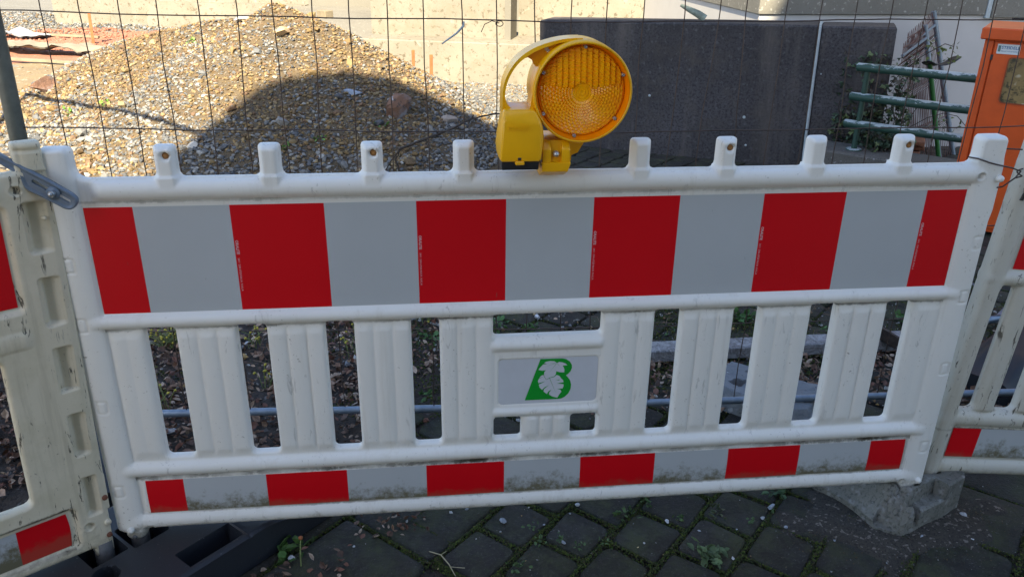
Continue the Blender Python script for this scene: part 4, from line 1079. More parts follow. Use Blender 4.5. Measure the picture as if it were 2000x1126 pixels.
# grit washed against the concrete block
o = grid_obj('dirt', 0.62, 1.42, -0.24, 0.30, 0.008, lambda X, Y: 0.0045+0.010*fbm(X, Y, 12, 5, 66)-0.016*sm(np.hypot((X-1.02)/0.36, (Y-0.0)/0.16)+0.5*fbm(X, Y, 9, 3, 67), 0.75, 1.15), speckle('brown_grit', (0.036, 0.031, 0.024), 0.4, dark=(0.015, 0.012, 0.010), light=(0.16, 0.14, 0.12), sc=150, dk=(0.38, 0.48), lt=(0.6, 0.66), bump=1.0)); tag(o, kind='structure')
N = 5200
P = np.stack([r.normal(1.02, 0.17, N), r.normal(-0.02, 0.08, N)], 1)
rocks('gravel', np.column_stack([P, np.full(N, 0.001)]), 0.0008+0.0024*r.random(N)**3, pick(N, r, 0.5)*0.45, M['stones'], seed=15)
# single loose stones
def stone(x, y, s, col, label, z=0.0, cat='stone', group=None, sd=0, fl=0.6):
    rr_ = np.random.default_rng(100+sd)
    o = rocks('stone', np.array([[0., 0., 0.]]), np.array([s]), np.array([col]), M['stones'], None, ICO2, fl, 0.25, 200+sd, False)
    o.location = (x, y, z); tag(o, label, cat, group); return o
G1 = (0.30, 0.33, 0.38); G2 = (0.42, 0.44, 0.47); W = (0.55, 0.56, 0.58)
stone(-0.093, 0.075, 0.013, G1, 'grey angular stone on the mossy paving below the barrier, left of the others', sd=1)
stone(0.128, 0.124, 0.011, G2, 'light grey stone at the moss joint right under the middle of the bottom rail', sd=2)
stone(0.681, 0.060, 0.018, G1, 'largest grey stone on the paving, left of the broken concrete foot', sd=3, fl=0.45)
stone(1.102, 0.10, 0.010, W, 'pale chip of stone beside the right end of the concrete foot', z=0.0, sd=4)
PEB = [(0.366, 0.029, .008), (0.443, -0.017, .0065), (0.061, -0.028, .008), (0.499, -0.131, .006), (0.641, 0.018, .0095), (0.690, -0.026, .008), (-0.237, 0.124, .007), (-0.36, 0.10, .006), (1.046, -0.103, .008), (1.177, -0.126, .008), (1.220, -0.021, .011), (0.02, 0.05, .005), (0.28, -0.05, .004), (0.55, -0.02, .004), (-0.19, 0.135, .008), (-0.5, 0.01, .005), (0.10, 0.09, .004), (0.80, -0.09, .004), (-0.66, -0.02, .012), (0.9, -0.13, .006)]
for i, (x, y, s) in enumerate(PEB):
    stone(x, y, s, (W, G2, G1)[i % 3], 'small pale pebble lying loose on the dark paving in front of the barrier', group='loose pebbles on the paving', sd=10+i)
BIG = [(-0.989, 1.213, .022, W, 'white stone in the leaf litter behind the second slot of the barrier'), (-1.131, 0.601, .028, G2, 'pale pointed stone just in front of the fence tube behind the leftmost slot'),
       (-0.30, 0.60, .014, (0.20, 0.10, 0.08), 'red-brown brick crumb behind the fourth slot near the fence tube'), (0.185, 1.357, .018, W, 'white stone seen through the window above the emblem plate'),
       (0.70, 0.56, .016, (0.45, 0.5, 0.47), 'rounded grey-green stone behind the slot right of the emblem plate'), (0.60, 0.72, .020, W, 'white crumpled chip behind the slot right of the emblem plate, above the fence tube'),
       (-0.62, 1.48, .030, W, 'white stone behind the top of the third slot'), (-0.70, 1.55, .034, W, 'larger white stone left of another behind the top of the third slot'), (-0.34, 1.50, .036, W, 'white stone behind the top of the fourth slot'), (-0.12, 0.78, .026, G2, 'flat pale stone seen through the small left window below the emblem plate')]
for i, (x, y, s, c, lb_) in enumerate(BIG): stone(x, y, s, c, lb_, z=0.008, sd=50+i)

# rocks on the heap
def heap_at(x, y): return float(heap_z(np.array([x]), np.array([y]))[0])
def heaprock(x, y, s, mat, label, sd, sc=(1, 1, 1), rz=0.0, dz=0.0, cat='rock', col=(0.2, 0.1, 0.07)):
    o = rocks('rock', np.array([[0., 0., 0.]]), np.array([s]), np.array([col]), mat, None, ICO2, 0.9, 0.5, sd, False)
    o.location = (x, y, heap_at(x, y)+dz); o.scale = sc; o.rotation_euler = (0, 0, rz); tag(o, label, cat); return o
heaprock(-0.44, 4.08, 0.125, M['rock_red'], 'big red-brown rock lying on the shaded face of the gravel heap', 301, (1.1, 0.9, 1.15), 0.4)
heaprock(-3.30, 5.35, 0.11, M['rock_red'], 'brown rock at the far left foot of the gravel heap beside the fence post', 305, (1.2, 1, 0.9), 1.0)
for i, (x, y, s, c, lb_) in enumerate([(-1.62, 5.05, 0.075, (0.40, 0.38, 0.36), 'pale grey slab of stone near the crest of the gravel heap'), (-1.28, 4.75, 0.10, (0.42, 0.30, 0.17), 'flat tan stone high on the sunny side of the heap'),
                                    (-1.75, 3.65, 0.05, (0.45, 0.42, 0.36), 'round whitish stone low on the sunny side of the heap'), (-0.06, 4.25, 0.075, (0.30, 0.25, 0.21), 'grey-brown stone right of the red-brown rock on the heap'),
                                    (-1.92, 3.2, 0.07, (0.45, 0.43, 0.40), 'pale stone at the shade line just above the barrier rail'), (-0.75, 4.2, 0.055, (0.22, 0.27, 0.36), 'blue-grey stone on the shaded face left of the red-brown rock')]):
    heaprock(x, y, s, M['stones'], lb_, 310+i, (1.2, 0.9, 0.6), i*1.3, 0.0, 'stone', c)

# dead branch sticking up against the fence
br = MB()
qb = random.Random(77)
def wob(P, k=0.004): return [(x+qb.uniform(-k, k), y+qb.uniform(-k, k), z+qb.uniform(-k, k)) for x, y, z in P]
def fine(P, n=4):
    Q = []
    for i in range(len(P)-1):
        for j in range(n):
            t = j/n; Q.append(tuple(P[i][k]*(1-t)+P[i+1][k]*t for k in range(3)))
    return Q+[P[-1]]
bp = wob(fine([(-0.352, 0.705, 0.908), (-0.30, 0.68, 0.932), (-0.235, 0.66, 0.962), (-0.17, 0.65, 0.990), (-0.135, 0.645, 1.010), (-0.09, 0.64, 1.020), (-0.04, 0.635, 1.028), (0.01, 0.635, 1.026), (0.035, 0.64, 1.018)], 3), 0.0015)
br.tube(bp, [0.0040-0.0026*i/len(bp)+0.0005*(i % 4 == 0) for i in range(len(bp))], 7)
lo_ = wob(fine([(-0.352, 0.705, 0.908), (-0.362, 0.71, 0.87), (-0.352, 0.72, 0.80), (-0.36, 0.73, 0.66), (-0.35, 0.74, 0.4), (-0.37, 0.75, 0.0)], 4), 0.003); br.tube(lo_, [0.0022+0.0018*i/len(lo_) for i in range(len(lo_))], 6)
lo_ = wob(fine([(-0.352, 0.705, 0.908), (-0.385, 0.71, 0.86), (-0.415, 0.72, 0.79), (-0.45, 0.73, 0.66), (-0.47, 0.74, 0.45), (-0.49, 0.75, 0.0)], 4), 0.003); br.tube(lo_, [0.0016+0.0020*i/len(lo_) for i in range(len(lo_))], 6)
br.tube([(-0.135, 0.645, 1.010), (-0.13, 0.64, 1.022)], [.003, .0015], 5)
br.tube([(-0.235, 0.66, 0.962), (-0.24, 0.655, 0.974)], [.0028, .0012], 5)
br.tube([(-0.01, 0.635, 1.028), (0.0, 0.63, 1.036)], [.002, .001], 5)
tag(br.build('branch', M['bark']), 'thin dark dead branch arching from behind the fence to the warning lamp', 'branch')

# ------------------------------------------------------------------ dark retaining wall
def at_line(a, b, t): return (a[0]+(b[0]-a[0])*t, a[1]+(b[1]-a[1])*t)
wall = empty('retaining_wall', (0.655, 4.595, -0.02), (0, R(-1.65), R(-27.45)), label='dark speckled concrete wall with a pale vertical joint standing behind the lamp', cat='wall')
mb = MB(); mb.box((0, 0, -0.05), (1.978, 0.33, 0.936), 0, 0.012); mb.build('wall_slab', M['dark_wall'], wall)
mb = MB(); mb.box((1.992, 0, -0.05), (2.46, 0.33, 0.932), 0, 0.012); mb.build('wall_slab', M['dark_wall'], wall)
mb = MB(); mb.tube([(1.985, -0.004, 0.02), (1.984, -0.005, 0.5), (1.986, -0.004, 0.93)], 0.011, 8); mb.tube([(1.985, 0.0, 0.93), (1.985, 0.32, 0.93)], 0.010, 8); mb.build('joint_seal', M['sealant'], wall)
for (x, z, s) in ((0.55, 0.71, .009), (0.86, 0.42, .011), (1.55, 0.30, .013), (2.15, 0.25, .012), (2.03, 0.62, .006), (1.58, 0.10, .01)):
    mb = MB(); mb.lathe([(0, -0.003), (s*.7, -0.003), (s, 0.002)], (x, 0, z), 'y', 7); mb.build('white_spot', M['sealant'], wall)
# log on the wall top
mb = MB(); mb.tube([(0, 0, -0.02), (-0.05, 0.02, 0.012), (-0.11, 0.04, 0.040), (-0.17, 0.06, 0.068)], [0.028, 0.026, 0.020, 0.010], 9)
o = mb.build('wood_piece', flat('mossy_wood', (0.20, 0.24, 0.20), 0.8, var=0.5, scale=20)); o.location = (1.77, 4.20, 0.985); tag(o, 'weathered greenish piece of wood lying slanted on top of the dark wall', 'wood')

# ------------------------------------------------------------------ house on the right
house = empty('plaster_house', (2.19, 4.25, 0), label='white plastered house with a grey aggregate band behind the dark wall at right', cat='house')
mb = MB(); mb.box((0, 0, -0.05), (1.985, 7.0, 0.990), 0); mb.box((1.985, 0.0, -0.05), (2.10, 7.0, 0.955)); mb.box((2.10, 0, -0.05), (9, 7.0, 0.66)); mb.build('wall', M['plaster'], house)
mb = MB(); mb.box((-0.012, -0.018, 0.993), (1.745, 7.02, 3.4), 0, 0.004); mb.box((1.79, -0.030, 0.975), (9.02, 7.02, 3.4), 0, 0.004); mb.build('band', M['aggregate'], house)
mb = MB(); mb.box((1.748, -0.022, 0.90+0.07), (1.786, 0.1, 3.4), 0, 0.003); mb.build('joint_strip', M['sealant'], house)
mb = MB(); mb.box((2.10, 0.10, 0.66), (3.2, 0.14, 0.972)); w_ = mb.build('window', M['dark'], house)
mb = MB(); mb.box((2.102, 0.03, 0.662), (2.125, 0.098, 0.972)); mb.box((2.125, 0.03, 0.662), (3.2, 0.098, 0.685)); mb.build('frame', M['peg'], w_)
mb = MB(); mb.box((-0.3, -0.3, 3.402), (9.3, 7.3, 3.6)); mb.build('roof', M['roof'], house)

# ------------------------------------------------------------------ ledge, railing, ivy, mesh panels, cabinet
ld = empty('concrete_ledge', (2.46, 3.42, 0), (0, 0, R(-43)), label='low rough concrete ledge the green railing is fixed on', cat='ledge')
mb = MB(); mb.box((-0.10, -0.135, -0.05), (2.2, 0.17, 0.222), 0, 0.012); mb.build('ledge_slab', speckle('ledge_concrete', (0.11, 0.105, 0.095), 0.3, dark=(0.04, 0.04, 0.04), light=(0.26, 0.26, 0.26), sc=90, dk=(0.34, 0.42)), ld)
mb = MB(); mb.lathe([(0, 0.2245), (0.03, 0.2245), (0.034, 0.222)], (0.44, -0.03, 0), 'z', 9); mb.build('white_spot', M['sealant'], ld)
m = NT('flaking_green_paint')
xyz = m.sep(); gn = m.n('ShaderNodeNewGeometry')
nzz = m.n('ShaderNodeSeparateXYZ'); m.l(gn.outputs['Normal'], nzz.inputs[0])
fl = m.noise(38, 6, 0.75, vec=m.scaled((0.35, 1, 1)))
k = m.math('ADD', m.math('MULTIPLY', nzz.outputs[2], 0.26), fl)
msk = m.ramp(k, [(0.655, 0.0), (0.69, 1.0)])
m.color(m.mix(msk, (0.020, 0.060, 0.045), (0.34, 0.40, 0.42))); m.rough(0.5); m.bump(msk, 0.3, 0.001)
M['rail'] = m.mat
rl = empty('railing', (2.52, 3.345, 0), (0, 0, R(-43)), label='green steel railing of three bars with flaking paint, standing on the concrete ledge', cat='railing')
for (z, x0) in ((0.752, -0.005), (0.566, -0.018), (0.390, -0.025)):
    mb = MB(); mb.tube([(x0-0.004, 0, z), (x0+0.004, 0, z), (0.8, 0, z), (1.9, 0, z)], [0.017, 0.027, 0.027, 0.027], 18); mb.build('rail_bar', M['rail'], rl)
for x in (0.062, 1.6):
    mb = MB(); mb.tube([(x, 0.006, 0.224), (x, 0.006, 0.74)], 0.0185, 12); p_ = mb.build('rail_post', M['rail'], rl)
    mb = MB(); mb.lathe([(0, 0.233), (0.045, 0.233), (0.052, 0.229), (0.052, 0.2235)], (x, 0.006, 0), 'z', 20); mb.build('flange', M['rail'], p_)

# leaf cluster builder
def leaf_cloud(name, P, size, cols, mat, parent=None, seed=1, tilt=0.9, lobed=False):
    r = np.random.default_rng(seed); n = len(P)
    if lobed:
        T = np.array([(0, 0, 0), (0.42, -0.1, 0.04), (0.5, 0.35, 0.0), (0.22, 0.42, 0.06), (0, 1.0, -0.06), (-0.22, 0.42, 0.06), (-0.5, 0.35, 0.0), (-0.42, -0.1, 0.04)])
        TF = np.array([(0, 1, 3), (1, 2, 3), (0, 3, 5), (3, 4, 5), (0, 5, 7), (5, 6, 7)])
    else:
        T = np.array([(0, 0, 0), (0.26, 0.25, 0.10), (0.30, 0.6, 0.14), (0, 1.0, 0.10), (-0.30, 0.6, 0.14), (-0.26, 0.25, 0.10), (0, 0.5, -0.02)])
        TF = np.array([(0, 1, 6), (1, 2, 6), (2, 3, 6), (3, 4, 6), (4, 5, 6), (5, 0, 6)])
    a = r.uniform(0, 2*PI, n); b = r.normal(0, tilt, n); c = r.normal(0, tilt*0.7, n)
    ca, sa, cb, sb, cc, sc = np.cos(a), np.sin(a), np.cos(b), np.sin(b), np.cos(c), np.sin(c); z0 = np.zeros(n); o1 = np.ones(n)
    Rz = np.stack([np.stack([ca, -sa, z0], 1), np.stack([sa, ca, z0], 1), np.stack([z0, z0, o1], 1)], 1)
    Rx = np.stack([np.stack([o1, z0, z0], 1), np.stack([z0, cb, -sb], 1), np.stack([z0, sb, cb], 1)], 1)
    Ry = np.stack([np.stack([cc, z0, sc], 1), np.stack([z0, o1, z0], 1), np.stack([-sc, z0, cc], 1)], 1)
    TT_ = T[None]*np.stack([0.7+0.6*r.random(n), np.ones(n), r.uniform(-2.0, 3.0, n)], 1)[:, None, :]
    V = np.einsum('nij,nvj->nvi', Rz@Rx@Ry, TT_)*size[:, None, None]+P[:, None, :]
    F = (TF[None]+(np.arange(n)*len(T))[:, None, None]).reshape(-1, 3)
    return npmesh(name, V.reshape(-1, 3), [F], mat, parent, False, None, np.repeat(cols, len(T), axis=0))
r = np.random.default_rng(22)
iv = empty('ivy', (2.75, 3.55, 0.2), label='dark green ivy climbing the right end of the dark wall behind the railing', cat='ivy')
n = 900
u = r.random(n); x = 2.53+0.42*r.random(n)**0.8; zt = 0.20+0.62*r.random(n)**1.25
keep = (zt < 0.42+0.42*(0.5+0.5*np.sin(x*9))) | (r.random(n) < 0.35)
P = np.column_stack([x, 3.612-0.52*(x-2.55)-0.02-0.10*r.random(n)*(0.9-zt), zt])[keep]
P = np.concatenate([P, np.column_stack([r.uniform(2.66, 2.95, 500), r.uniform(3.22, 3.45, 500), 0.20+0.13*r.random(500)])])
n = len(P); cc_ = np.array([(0.035, 0.060, 0.035), (0.045, 0.080, 0.045), (0.080, 0.110, 0.040), (0.045, 0.040, 0.028)])[r.integers(0, 4, n)]*(0.7+0.7*r.random((n, 1)))
P = P-np.array([2.75, 3.55, 0.2])
leaf_cloud('leaves', P, 0.022+0.022*r.random(n), cc_, M['green'], iv, 23, 1.0, True)
mb = MB()
for k in range(9):
    x0 = 2.58+0.05*k; pts = [(x0-2.75+0.03*math.sin(j*1.3+k), 3.60-0.52*(x0-2.55)-3.55-0.012, 0.02+j*0.07) for j in range(5+k % 4)]
    mb.tube(pts, 0.003, 5)
mb.tube([(0.02, -0.1, 0.36), (0.10, -0.15, 0.50), (0.18, -0.22, 0.62), (0.30, -0.25, 0.70), (0.38, -0.22, 0.68)], 0.003, 5)
mb.tube([(0.16, -0.25, 0.16), (0.25, -0.3, 0.24), (0.36, -0.3, 0.27), (0.46, -0.3, 0.25), (0.54, -0.3, 0.18)], 0.0025, 5)
mb.build('stem', M['bark'], iv)
n = 40; cc_ = np.array([(0.09, 0.12, 0.03)])*(0.7+0.6*r.random((n, 1)))
P = np.concatenate([np.column_stack([r.uniform(0.18, 0.42, 25), r.uniform(-0.25, -0.2, 25), r.uniform(0.58, 0.72, 25)]), np.column_stack([r.uniform(0.30, 0.56, 15), r.uniform(-0.3, -0.28, 15), r.uniform(0.15, 0.28, 15)])])
leaf_cloud('tip_leaves', P, 0.02+0.02*r.random(n), cc_, M['green'], iv, 24, 0.8, True)

# stored mesh fence panels leaning on the house wall
M['rust_wire'] = flat('rusty_mesh', (0.14, 0.075, 0.065), 0.7, var=0.35, scale=40)
def mesh_panel(label, TR, BR, TL, BL, nv):
    TR, BR, TL, BL = map(Vector, (TR, BR, TL, BL))
    o = empty('mesh_panel', tuple(BR), (0, 0, 0), label, 'mesh panel', 'mesh panels leaning on the house'); L = lambda v: tuple(v-BR)
    up = (TR-BR).normalized(); nr_ = (TL-TR).cross(up).normalized()
    mb = MB(); mb.tube([L(BR), L(TR+up*0.03)], 0.021, 4); mb.build('panel_post', M['tube'], o)
    mb = MB(); mb.tube([L(TL+(BL-TL)*0.06), L(TR+(BR-TR)*0.06)], 0.011, 6); mb.build('top_bar', M['tube'], o)
    mb = MB()
    for k in range(nv):
        t = k/(nv-1); a = TR+(TL-TR)*t; b = BR+(BL-BR)*t
        pts = [b]
        for q in (0.30, 0.62, 0.86):
            pts += [b+(a-b)*(q-0.03), b+(a-b)*q+nr_*0.03, b+(a-b)*(q+0.03)]
        pts += [a, a+(a-b)*0.03+nr_*0.004*math.sin(k*2.1)]
        mb.tube([L(p) for p in pts], 0.0025, 4)
    for q in (0.02, 0.30, 0.33, 0.62, 0.86, 0.985):
        mb.tube([L(BR+(TR-BR)*q), L(BL+(TL-BL)*q)], 0.0034, 4)
    mb.tube([L(BR+(TR-BR)*0.99), L(TR+(TL-TR)*0.5+Vector((0, 0, -0.03))), L(TL)], 0.005, 4)
    mb.build('wires', M['rust_wire'], o)
    return o
mesh_panel('rear leaning mesh panel with the taller blue-grey post, against the white house wall', (3.383, 4.0, 1.01), (3.79, 4.0, -0.05), (2.985, 3.62, 0.90), (3.20, 3.62, -0.03), 24)
mesh_panel('front leaning rusty mesh panel with a shorter post, right of the ivy', (3.244, 3.85, 0.93), (3.575, 3.85, -0.03), (2.865, 3.45, 0.86), (2.93, 3.45, -0.02), 22)
mb = MB(); mb.tube([(3.40, 3.58, 0.0), (3.165, 3.60, 0.75)], 0.015, 10); sh = mb.build('shovel', flat('green_handle', (0.02, 0.12, 0.025), 0.5)); tag(sh, 'shovel with a green handle and dark blade leaning on the mesh panels', 'shovel')
bl = MB(); P_ = []
for i in range(7):
    for j in range(5):
        u_ = i/6; v_ = j/4-0.5; P_.append((3.12+0.20*u_, 3.56+0.12*v_, 0.725+0.035*(2*u_-1)**2+0.03*u_-0.35*v_*v_*0.1-0.02*v_))
V_ = P_+[(a, b, c-0.006) for a, b, c in P_]; n_ = len(P_); fs = []
for i in range(6):
    for j in range(4):
        p = i*5+j; fs += [(p, p+5, p+6, p+1), (p+n_, p+1+n_, p+6+n_, p+5+n_)]
for i in range(6): fs += [(i*5, i*5+n_, i*5+5+n_, i*5+5), (i*5+4, i*5+9, i*5+9+n_, i*5+4+n_)]
for j in range(4): fs += [(j, j+1, j+1+n_, j+n_), (30+j, 30+j+n_, 31+j+n_, 31+j)]
bl.add(V_, fs, 0, True); bl.build('blade', M['black'], sh)
# terracotta roof tiles stacked
ts = empty('tile_stack', (3.02, 3.55, 0), (0, 0, R(-30)), label='small stack of terracotta tiles on the ground behind the railing', cat='tiles')
rt = random.Random(4)
for k in range(7):
    mb = MB(); dx, dy = rt.uniform(-.015, .015), rt.uniform(-.015, .015)
    mb.box((-0.10+dx, -0.06+dy, 0.035*k), (0.16+dx, 0.12+dy, 0.035*k+0.028), 0, 0.004, Matrix.Rotation(rt.uniform(-.06, .06), 4, 'Z')); mb.build('tile', M['tile'], ts)

# orange cabinet
cab = empty('cabinet', (2.654, 2.369, 0), (0, 0, R(-40)), label='orange site power cabinet with a sticker and a small window behind the right barrier', cat='cabinet')
mb = MB(); mb.box((0, 0, 0.02), (0.045, 0.42, 1.035), 0, 0.004); mb.box((0.045, 0.012, 0.02), (0.62, 0.42, 1.035)); mb.build('body', M['orange'], cab)
mb = MB(); mb.box((-0.022, -0.032, 1.037), (0.64, 0.45, 1.096), 0, 0.006); mb.build('roof', M['orange'], cab)
mb = MB(); mb.box((0.050, -0.004, 0.045), (0.60, 0.0095, 1.028), 0, 0.003); dr = mb.build('door', M['orange'], cab)
mb = MB(); mb.box((0.0415, -0.008, 0.935), (0.0535, -0.0042, 0.962), 0, 0.001); mb.build('hinge', M['black'], dr)
mb = MB(); mb.prism(rrect(0.064, 0.168, 0.969, 1.018, 0.002), -0.0065, -0.0045); stk = mb.build('sticker', M['sticker'], dr)
mini_text('STEIDELE', 0.0205, M['sticker_blue'], stk, 'sticker_word', (R(90), 0, 0), (0.0835, -0.0068, 0.9945), 0.0004)
mini_text('Baustromverteiler', 0.0105, M['sticker_blue'], stk, 'sticker_word', (R(90), 0, 0), (0.0835, -0.0068, 0.9805))
for o_ in [c for c in stk.children]: pass
mb = MB(); mb.box((0.0685, -0.0075, 0.980), (0.0805, -0.0065, 1.010)); mb.build('sticker_emblem', M['sticker_green'], stk)
mb = MB(); mb.prism(rrect(0.128, 0.29, 0.725, 0.955, 0.02), -0.0062, -0.0042); wd = mb.build('window', M['glass_film'], dr)
mb = MB()
ro = rrect(0.125, 0.293, 0.722, 0.958, 0.022); ri = rrect(0.131, 0.287, 0.728, 0.952, 0.018); n_ = len(ro)
mb.add([(x, -0.0085, z) for x, z in ro]+[(x, -0.0085, z) for x, z in ri]+[(x, -0.003, z) for x, z in ro], [(i, (i+1) % n_, n_+(i+1) % n_, n_+i) for i in range(n_)]+[(i, (i+1) % n_, 2*n_+(i+1) % n_, 2*n_+i) for i in range(n_)])
mb.build('window_frame', flat('window_edge', (0.28, 0.06, 0.015), 0.6), wd)

# ------------------------------------------------------------------ far concrete works
fa, fb_ = (-0.887, 7.60), (0.967, 7.02)
foot = empty('concrete_footing', (fa[0], fa[1], 0), (0, 0, math.atan2(fb_[1]-fa[1], fb_[0]-fa[0])), label='long pale concrete footing block lit by the sun behind the gravel heap', cat='footing')
mb = MB(); mb.box((0, 0, -0.05), (3.2, 1.15, 0.444), 0, 0.01); mb.build('footing_block', M['concrete_pale'], foot)
wl = empty('foundation_wall', (fa[0]+0.10, fa[1]+0.42, 0), (0, 0, R(-17.4)), label='rough pale foundation wall with a pilaster standing on the footing block', cat='wall')
mb = MB(); mb.box((0, 0, 0.4445), (1.55, 0.25, 2.6)); mb.build('wall_slab', M['concrete_pale'], wl)
mb = MB(); mb.box((1.553, -0.10, 0.4445), (1.62, 0.25, 2.6)); mb.build('pilaster', M['concrete_smooth'], wl)
mb = MB(); mb.box((1.623, 0.34, 0.4445), (3.05, 0.5, 2.6)); mb.build('wall_slab', M['concrete_pale'], wl)
w2 = empty('foundation_wall', (-5.5, 13.2, 0), (0, 0, R(-13)), label='long smooth concrete wall running along the back of the site at the upper left', cat='wall')
mb = MB(); mb.box((3.6, 0, -0.05), (7.9, 0.3, 2.2)); mb.build('wall_slab', M['concrete_smooth'], w2)
mb = MB(); mb.box((0.9, -0.15, -0.05), (3.597, 0.3, 0.42)); mb.box((0.9, 0.05, 0.42), (3.597, 0.3, 2.2)); mb.build('wall_slab', M['concrete_pale'], w2)
mb = MB(); mb.box((-0.9, 0.12, -0.05), (0.897, 0.5, 0.62)); mb.box((-0.9, 0.3, 0.62), (0.897, 0.5, 2.2)); mb.build('wall_slab', M['concrete_pale'], w2)
w3 = empty('concrete_wall', (0.35, 9.0, 0), (0, 0, R(-4)), label='bright sunlit wall with a sloping edge seen just above the dark wall', cat='wall')
mb = MB(); mb.box((0.75, 0.0, -0.05), (5.2, 0.35, 2.6)); mb.build('wall_slab', M['concrete_smooth'], w3)
mb = MB(); mb.prism([(0.75, 0.0), (2.12, 0.0), (1.50, 1.05), (1.50, 2.6), (0.75, 2.6)], -0.06, -0.002); mb.build('bright_panel', M['bright_plaster'], w3)
mb = MB(); mb.box((2.20, -0.05, -0.05), (2.95, -0.002, 2.6)); mb.build('rough_panel', M['aggregate'], w3)
# stakes
for (x, y, h, lb_) in ((-0.33, 6.9, 0.40, 'left rusty iron stake standing in the gravel before the footing'), (-0.16, 6.4, 0.42, 'right rusty iron stake beside a fence wire, before the footing'), (0.735, 5.6, 0.62, 'rusty iron stake close to the left end of the dark wall'), (-4.75, 10.6, 0.42, 'rusty iron stake in the brick chippings at the far left')):
    mb = MB(); s_ = 0.013 if h != 0.42 or x > -1 else 0.018; mb.box((-s_, -s_, -0.05), (s_, s_, h), 0, 0.002); o = mb.build('stake', M['stake']); o.location = (x, y, 0.01); o.rotation_euler = (0, R(random.uniform(-2, 2)), 0.4); tag(o, lb_, 'stake', 'iron stakes')
# pipe
mb = MB(); Ls = np.linspace(-0.22, 0.16, 60); mb.lathe([(0.05, -0.22)]+[(0.088+0.002*(k % 2), L) for k, L in enumerate(Ls)]+[(0.08, 0.165), (0.0, 0.165)], (0, 0, 0), 'x', 28)
o = mb.build('pipe', M['pipe']); o.location = (-0.03, 5.85, 0.10); o.rotation_euler = (0, R(6), R(-28)); tag(o, 'short cream ribbed drain pipe lying on the gravel right of the heap', 'pipe')
mb = MB(); mb.box((-0.06, -0.04, 0), (0.06, 0.04, 0.06), 0, 0.004); o = mb.build('timber_block', M['timber']); o.location = (-1.02, 5.35, heap_at(-1.02, 5.35)+0.10); o.rotation_euler = (0, 0, R(-50)); tag(o, 'small squared timber block sticking out of the right side of the heap crest', 'timber')
# fleece sheets and timbers on the brick chippings
def sheet(name, x0, y0, Lx, Ly, rz, amp, mat, label, seed):
    n1, n2 = 40, 16; X, Y = np.meshgrid(np.linspace(0, Lx, n1), np.linspace(0, Ly, n2), indexing='ij')
    Z = 0.03+amp*np.clip(0.4+fbm(X, Y, 3.2, 4, seed)+0.5*np.exp(-((X-Lx*0.28)/0.22)**2), 0, 2)
    Yd = Y+0.12*np.sin(X*3+seed); n_ = n1*n2
    V = np.stack([X, Yd, Z], -1).reshape(-1, 3); V = np.concatenate([V, V-np.array([0, 0, 0.012])])
    I, J = np.meshgrid(np.arange(n1-1), np.arange(n2-1), indexing='ij')
    F = np.stack([I*n2+J, (I+1)*n2+J, (I+1)*n2+J+1, I*n2+J+1], -1).reshape(-1, 4)
    o = npmesh(name, V, [F, F[:, ::-1]+n_], mat, None, True); o.location = (x0, y0, 0.02); o.rotation_euler = (0, 0, rz); tag(o, label, 'fleece sheet'); return o
sheet('fleece_sheet', -5.95, 9.75, 1.75, 0.45, R(-18), 0.13, M['cloth'], 'crumpled beige fleece sheet on the red chippings at the far left', 71)
sheet('fleece_sheet', -6.35, 11.2, 0.75, 0.4, R(-5), 0.08, M['white_cloth'], 'small white plastic sheet heaped behind the fence post at the far left', 72)
for (x, y, L, a, lb_) in ((-4.1, 9.55, 1.3, -25, 'thin pale timber lath lying across the red chippings'), (-4.9, 8.8, 2.2, -22, 'long pale lath along the near edge of the red chippings'), (-5.4, 11.3, 1.2, -20, 'short lath behind the beige fleece')):
    mb = MB(); mb.box((-L/2, -0.025, 0), (L/2, 0.025, 0.03), 0, 0.002); o = mb.build('lath', M['timber']); o.location = (x, y, 0.05); o.rotation_euler = (0, 0, R(a)); tag(o, lb_, 'lath', 'laths on the chippings')

# ------------------------------------------------------------------ plank in the litter behind the right slats
m = NT('wrapped_plank'); f = m.noise(22, 7, 0.8, dist=1.5)
m.color(m.ramp(f, [(0.38, (0.10, 0.105, 0.11)), (0.5, (0.24, 0.245, 0.26)), (0.62, (0.40, 0.42, 0.45))])); m.rough(0.4); m.bump(f, 0.9, 0.01)
mb = MB(); mb.box((-0.58, -0.04, 0), (0.58, 0.045, 0.05), 0, 0.004)
o = mb.build('plank', m.mat); o.location = (1.07, 0.965, 0.012); o.rotation_euler = (R(0), 0, R(0.5)); tag(o, 'pale weathered plank lying in the leaves behind the right half of the barrier', 'plank')
mb = MB(); mb.box((-0.055, -0.012, -0.02), (0.055, 0.012, 0.025), 0, 0.002); o = mb.build('wood_offcut', M['bark']); o.location = (1.50, 0.93, 0.080); o.rotation_euler = (0, R(28), R(-20)); tag(o, 'dark splintered wood offcut on the right end of the pale plank', 'wood')
mb = MB(); mb.tube([(2.62, 1.62, 0.6), (2.42, 1.42, 0.22), (2.30, 1.29, 0.10), (2.20, 1.18, 0.055), (2.12, 1.12, 0.045), (2.04, 1.10, 0.045)], 0.017, 14); tag(mb.build('bent_tube', M['tube']), 'bent blue-grey steel tube end seen between the slats of the right barrier', 'tube')

